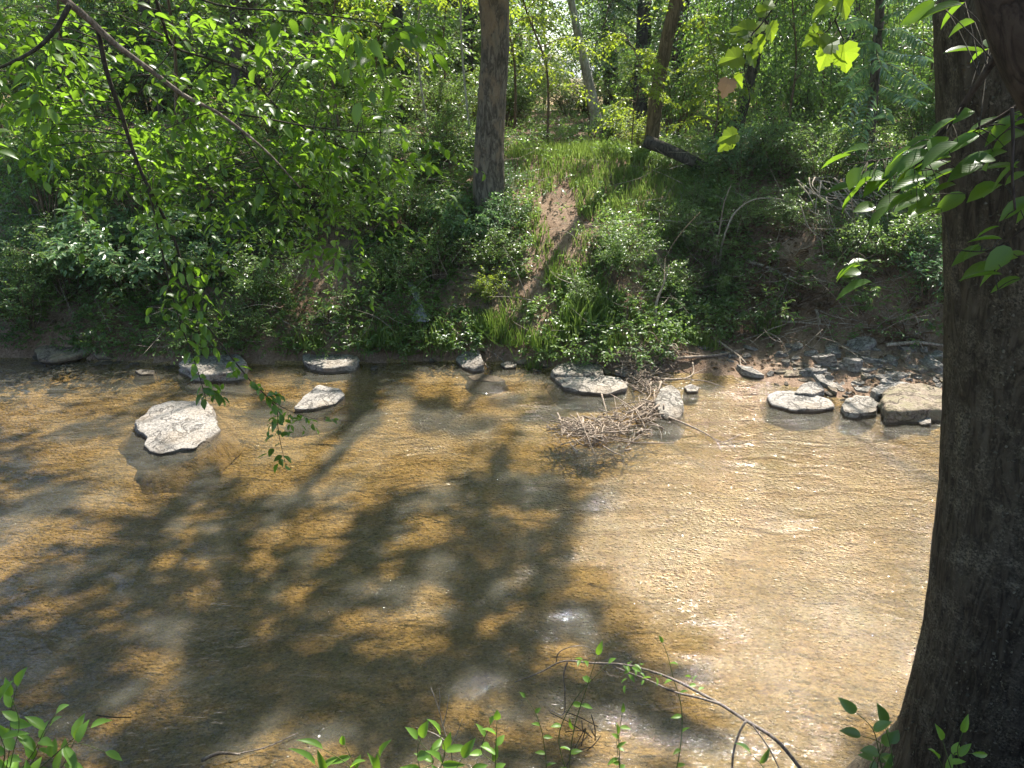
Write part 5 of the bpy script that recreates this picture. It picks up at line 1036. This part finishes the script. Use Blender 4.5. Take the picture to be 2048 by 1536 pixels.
# ------------------------------------------------------------------ near bank plants at the bottom of the frame
def fg_plant(label, stems, Y, ll, lw, seed, nl=9, matn='leaf_fg', tpl=LANCE, stemr=.004, root_px=None, cat='plant'):
    rg = np.random.default_rng(seed); g = Geo(); f = Fol(); first = at(stems[0][0][0], stems[0][0][1], Y); gr = tp(first[0], min(first[1], 3.7)); base = gr
    for pts in [q for st_ in stems for q in (st_, [(a+rg.normal(0, 22)*t_, b_+rg.uniform(0, 50)*t_) for t_, (a, b_) in zip(np.linspace(.3, 1, len(st_)), st_)])][:(len(stems)*3//2 if len(stems) > 2 else len(stems))]:
        p = smooth_path([gr-[0, 0, .03], *px_path(pts, Y+rg.normal(0, .08))], 34); g.tube(p, np.linspace(stemr, stemr*.35, 34), 6)
        idx = np.linspace(10, 33, nl).astype(int); tan = nrm(np.gradient(p, axis=0))[idx]; sd = nrm(np.cross(tan, [0, -.7, .5])+rg.normal(0, .2, tan.shape)); sg = np.where(np.arange(nl) % 2 == 0, 1, -1)[:, None]
        D = tan*.55+sd*sg*.9+rg.normal(0, .2, tan.shape)+[0, -.1, -.05]; D[-1] = tan[-1]
        V, Fa, tt, U = leaves(p[idx], D, np.array([[0, -.35, 1.0]])+rg.normal(0, .3, tan.shape), rg.uniform(.7, 1.15, nl)*ll*rg.uniform(.8, 1.35, nl), rg.uniform(.8, 1.1, nl)*lw*1.25, tpl, rg.random(nl), True); f.add(V, Fa, tt, U)
    root = thing('plant', label, cat, base); put('stems', g.mesh('stems', M['stem_green'], base), root); put('leaves', f.mesh('leaves', M[matn], base, True), root)
fg_plant('leafy green plant at the bottom left corner, tallest stem upright', [[(10, 1560), (20, 1490), (22, 1420), (34, 1372)], [(30, 1560), (70, 1500), (95, 1450), (112, 1428)], [(50, 1570), (110, 1510), (150, 1475), (182, 1455)], [(0, 1560), (10, 1500), (-10, 1440), (0, 1400)], [(60, 1580), (120, 1540), (140, 1500), (150, 1480)], [(20, 1600), (60, 1560), (90, 1520), (100, 1500)]], 2.5, .085, .032, 1, 11)
fg_plant('lime-green leafy plant at the bottom centre, below the dead forked stalk', [[(850, 1580), (840, 1540), (835, 1500), (842, 1475)], [(870, 1580), (880, 1540), (890, 1500), (880, 1470)], [(880, 1590), (905, 1550), (925, 1515)], [(820, 1580), (800, 1540), (790, 1520)]], 2.6, .085, .034, 2, 8)
fg_plant('low lime plant at the bottom edge, left of the dead forked stalk', [[(720, 1590), (715, 1550), (700, 1510), (690, 1490)], [(740, 1590), (750, 1550), (760, 1515)], [(700, 1590), (660, 1560), (630, 1530)], [(730, 1590), (770, 1550), (785, 1520)]], 2.55, .1, .028, 3, 7)
fg_plant('single upright lime spike right of the dead forked stalk', [[(985, 1590), (990, 1540), (992, 1490), (994, 1440)], [(975, 1600), (965, 1560), (955, 1500)]], 2.65, .065, .025, 4, 11)
fg_plant('small thin plant with few leaves under the left end of the arching vine', [[(1090, 1500), (1080, 1450), (1068, 1420), (1050, 1395)]], 2.9, .045, .018, 5, 8)
fg_plant('pale-stemmed plant crossing the left part of the arching vine', [[(1135, 1580), (1150, 1450), (1175, 1370), (1195, 1310)], [(1110, 1580), (1160, 1500), (1150, 1440)]], 2.75, .05, .022, 6, 7)
fg_plant('low leafy plant on the sunny sand beneath the arching vine', [[(1240, 1530), (1238, 1470), (1245, 1425)], [(1250, 1530), (1265, 1470), (1282, 1440)]], 2.85, .045, .018, 7, 8)
fg_plant('leafy sprig standing above the middle of the arching vine', [[(1360, 1400), (1345, 1350), (1335, 1310), (1325, 1285)]], 2.95, .05, .02, 8, 8)
fg_plant('broad grey-green leaved plant at the foot of the big dark trunk, left side', [[(1770, 1590), (1760, 1520), (1740, 1450), (1712, 1425)], [(1780, 1590), (1785, 1520), (1770, 1450)], [(1775, 1590), (1800, 1530), (1810, 1490)]], 2.2, .075, .032, 9, 6, 'leaf_bush', NEAR)
fg_plant('lime sprig in front of the big dark trunk at the bottom edge', [[(1920, 1590), (1925, 1540), (1915, 1500), (1925, 1465)], [(1930, 1600), (1900, 1530), (1885, 1480)], [(1925, 1590), (1960, 1540), (1990, 1525)]], 2.1, .07, .022, 10, 6)
fg_plant('grey-green plant at the bottom edge left of the trunk foot', [[(1540, 1590), (1530, 1540), (1500, 1505)], [(1545, 1590), (1570, 1550), (1600, 1530)]], 2.45, .075, .022, 13, 6, 'leaf_bush')
def vine():
    base = tp(at(1620, 1560, 2.6)[0], 2.6); root = thing('vine', 'woody vine arching over the near shallows from the bottom edge, bare and brown', 'vine', base)
    for k, (pts, Ys, r0, r1) in enumerate([([(1660, 1620), (1600, 1536), (1550, 1478), (1490, 1440), (1440, 1408), (1400, 1386), (1330, 1352), (1250, 1330), (1180, 1326), (1130, 1322), (1080, 1345), (1030, 1364)], np.linspace(2.55, 3.2, 12), .0095, .003),
            ([(1440, 1408), (1400, 1396), (1350, 1384), (1300, 1362), (1225, 1332)], [2.75, 2.8, 2.86, 2.92, 2.98], .006, .003), ([(1135, 1324), (1128, 1345), (1130, 1385), (1122, 1430), (1100, 1420)], [3.08]*5, .004, .002), ([(1112, 1325), (1118, 1305), (1140, 1294), (1175, 1294), (1190, 1302)], [3.1]*5, .003, .0015),
            ([(1492, 1442), (1480, 1462), (1468, 1500), (1464, 1560), (1463, 1640)], [2.7, 2.68, 2.64, 2.6, 2.55], .0055, .004), ([(1505, 1450), (1540, 1500), (1560, 1540)], [2.66, 2.6, 2.55], .004, .003), ([(1205, 1336), (1225, 1352), (1232, 1350)], [2.98]*3, .003, .0015)]):
        p = smooth_path(px_path(pts, Ys), 50); g = Geo(); g.tube(p, np.linspace(r0, r1, 50), 8, .2, k); put('vine_stem', g.mesh('vine_stem', M['limb_grey'], base), root)
    rg = np.random.default_rng(3); O = px_path([(1250, 1330), (1180, 1326), (1330, 1352), (1240, 1332), (1262, 1333), (1400, 1386)], 2.9); f = Fol(); g = Geo(); sprigs(f, g, rg, O, rg.normal(0, .5, (6, 3))+[0, 0, .5], .1, 4, .045, .02, .2, LANCE, uv=True, stem_r=.0012)
    put('leaves', f.mesh('leaves', M['leaf_fg'], base, True), root)
vine()
def dead_stalk():
    base = tp(at(905, 1540, 2.7)[0], 2.7); g = Geo()
    for pts, r in [([(905, 1560), (902, 1500), (888, 1460), (878, 1420), (862, 1376)], .005), ([(886, 1452), (892, 1430), (898, 1390)], .003), ([(902, 1495), (915, 1465), (925, 1438)], .003), ([(900, 1490), (870, 1468), (832, 1455)], .003), ([(878, 1420), (880, 1400), (878, 1376)], .0025)]:
        g.tube(smooth_path(px_path(pts, 2.7) if r < .005 else [base-[0, 0, .05], *px_path(pts, 2.7)], 20), np.linspace(r, r*.4, 20), 5)
    tag(put('dead_stalk', g.mesh('dead_stalk', M['dead_wood'], base), loc=base), 'pale dead forked stalk standing bare at the bottom centre', 'stalk')
    b2 = gnd(1180, 1490); g = Geo(); rg = np.random.default_rng(2)
    for i in range(11): p = b2+rg.normal(0, .05, 3)+[0, 0, .12]; d = rg.normal(0, 1, 3)+[0, 0, -1.0]; g.tube(smooth_path([p, p+d*.06+rg.normal(0, .02, 3), p+d*.12], 6), [.004]*6, 4)
    tag(put('dead_tangle', g.mesh('dead_tangle', M['twig'], b2), loc=b2), 'dark clump of dead rootlets under the pale-stemmed plant', 'dead twigs')
dead_stalk()
x = rg.uniform(-5, 5, 5200); y = rg.uniform(-1.5, 3.7, 5200); P = np.stack([x, y, T(x, y)], -1); px, py = proj(P); k = (P[:, 2] > .05)&(fbm(x*1.6, y*1.6, s=70) > .05)&~((px > 980)&(px < 1800)&(rg.random(len(x)) < .85)); P = P[k]
f = Fol(); g = Geo(); sprigs(f, g, rg, P, rg.normal(0, .4, P.shape)+[0, .05, .8], rg.uniform(.08, .25, len(P)), 7, .05, .024, .3, LANCE, stem_r=.002)
root = thing('near_plants', 'low green plants growing over the near bank top', 'ground cover'); root['kind'] = 'stuff'; put('stems', g.mesh('stems', M['stem_green']), root); put('leaves', f.mesh('leaves', M['leaf_fg']), root)

# ------------------------------------------------------------------ sunlit summer haze
hz = bpy.data.materials.new('haze'); hz.use_nodes = True; hz.node_tree.nodes.clear()
hv = nd(hz.node_tree, 'ShaderNodeVolumePrincipled', {'Color': (.82, .88, .92, 1), 'Density': .0005, 'Anisotropy': .3}); ho = nd(hz.node_tree, 'ShaderNodeOutputMaterial'); hz.node_tree.links.new(hv.outputs[0], ho.inputs['Volume'])
bx = np.array([(a, b_, c_) for a in (-2600, 2600) for b_ in (-700, 3600) for c_ in (-3, 45)], float)
o = put('haze', mesh('haze', bx, np.array([(0, 1, 3, 2), (4, 6, 7, 5), (0, 4, 5, 1), (2, 3, 7, 6), (0, 2, 6, 4), (1, 5, 7, 3)]), hz, False)); tag(o, 'thin sunlit summer haze between the trees', 'haze', kind='stuff')
SC.cycles.volume_bounces = 0

rb = np.random.default_rng(91); g = Geo()
for i in range(420):
    px, py = rb.uniform(-60, 1880), rb.uniform(330, 715); a = gnd(px, py)
    if a[1]-shore(a[0]) < .2 or a[1] > 19: continue
    d = nrm(np.array([rb.normal(0, 1), rb.normal(-.2, .5), rb.normal(.25, .5)])); l = rb.uniform(.25, 1.0); p0 = a+[0, -.05, rb.uniform(.05, .4)]; p1 = p0+d*l
    g.tube(smooth_path([p0, (p0+p1)/2+rb.normal(0, .05, 3), p1], 7), np.linspace(rb.uniform(.004, .009), .002, 7), 4)
tag(put('dead_twigs', g.mesh('dead_twigs', M['dead_wood'])), 'thin bare dead twigs caught among the plants of the far bank', 'twigs', kind='stuff')
x = rb.uniform(1.5, 8.5, 26000); y = rb.uniform(10, 16.5, 26000); P = np.stack([x, y, T(x, y)], -1); N = Tn(x, y); px, py = proj(P); k = (N[:, 2] < .78) & (px > 1380) & (px < 1900) & (fbm(x*2, y*2, P[:, 2]*2, 31) > .0); P = P[k]; N = N[k]
f = Fol(); V, Fa, tt, U = leaves(P, N*.75+rb.normal(0, .3, N.shape)+[0, 0, -.15], N*.3+[0, -.2, 1.0]+rb.normal(0, .2, N.shape), rb.uniform(.12, .38, len(P)), rb.uniform(.006, .012, len(P)), BLADE, rb.random(len(P))); f.add(V, Fa, tt)
tag(put('dry_grass', f.mesh('dry_grass', M['dead_leaf'])), 'dry brown grass thatch hanging down the eroded right bank', 'dry grass', kind='stuff')
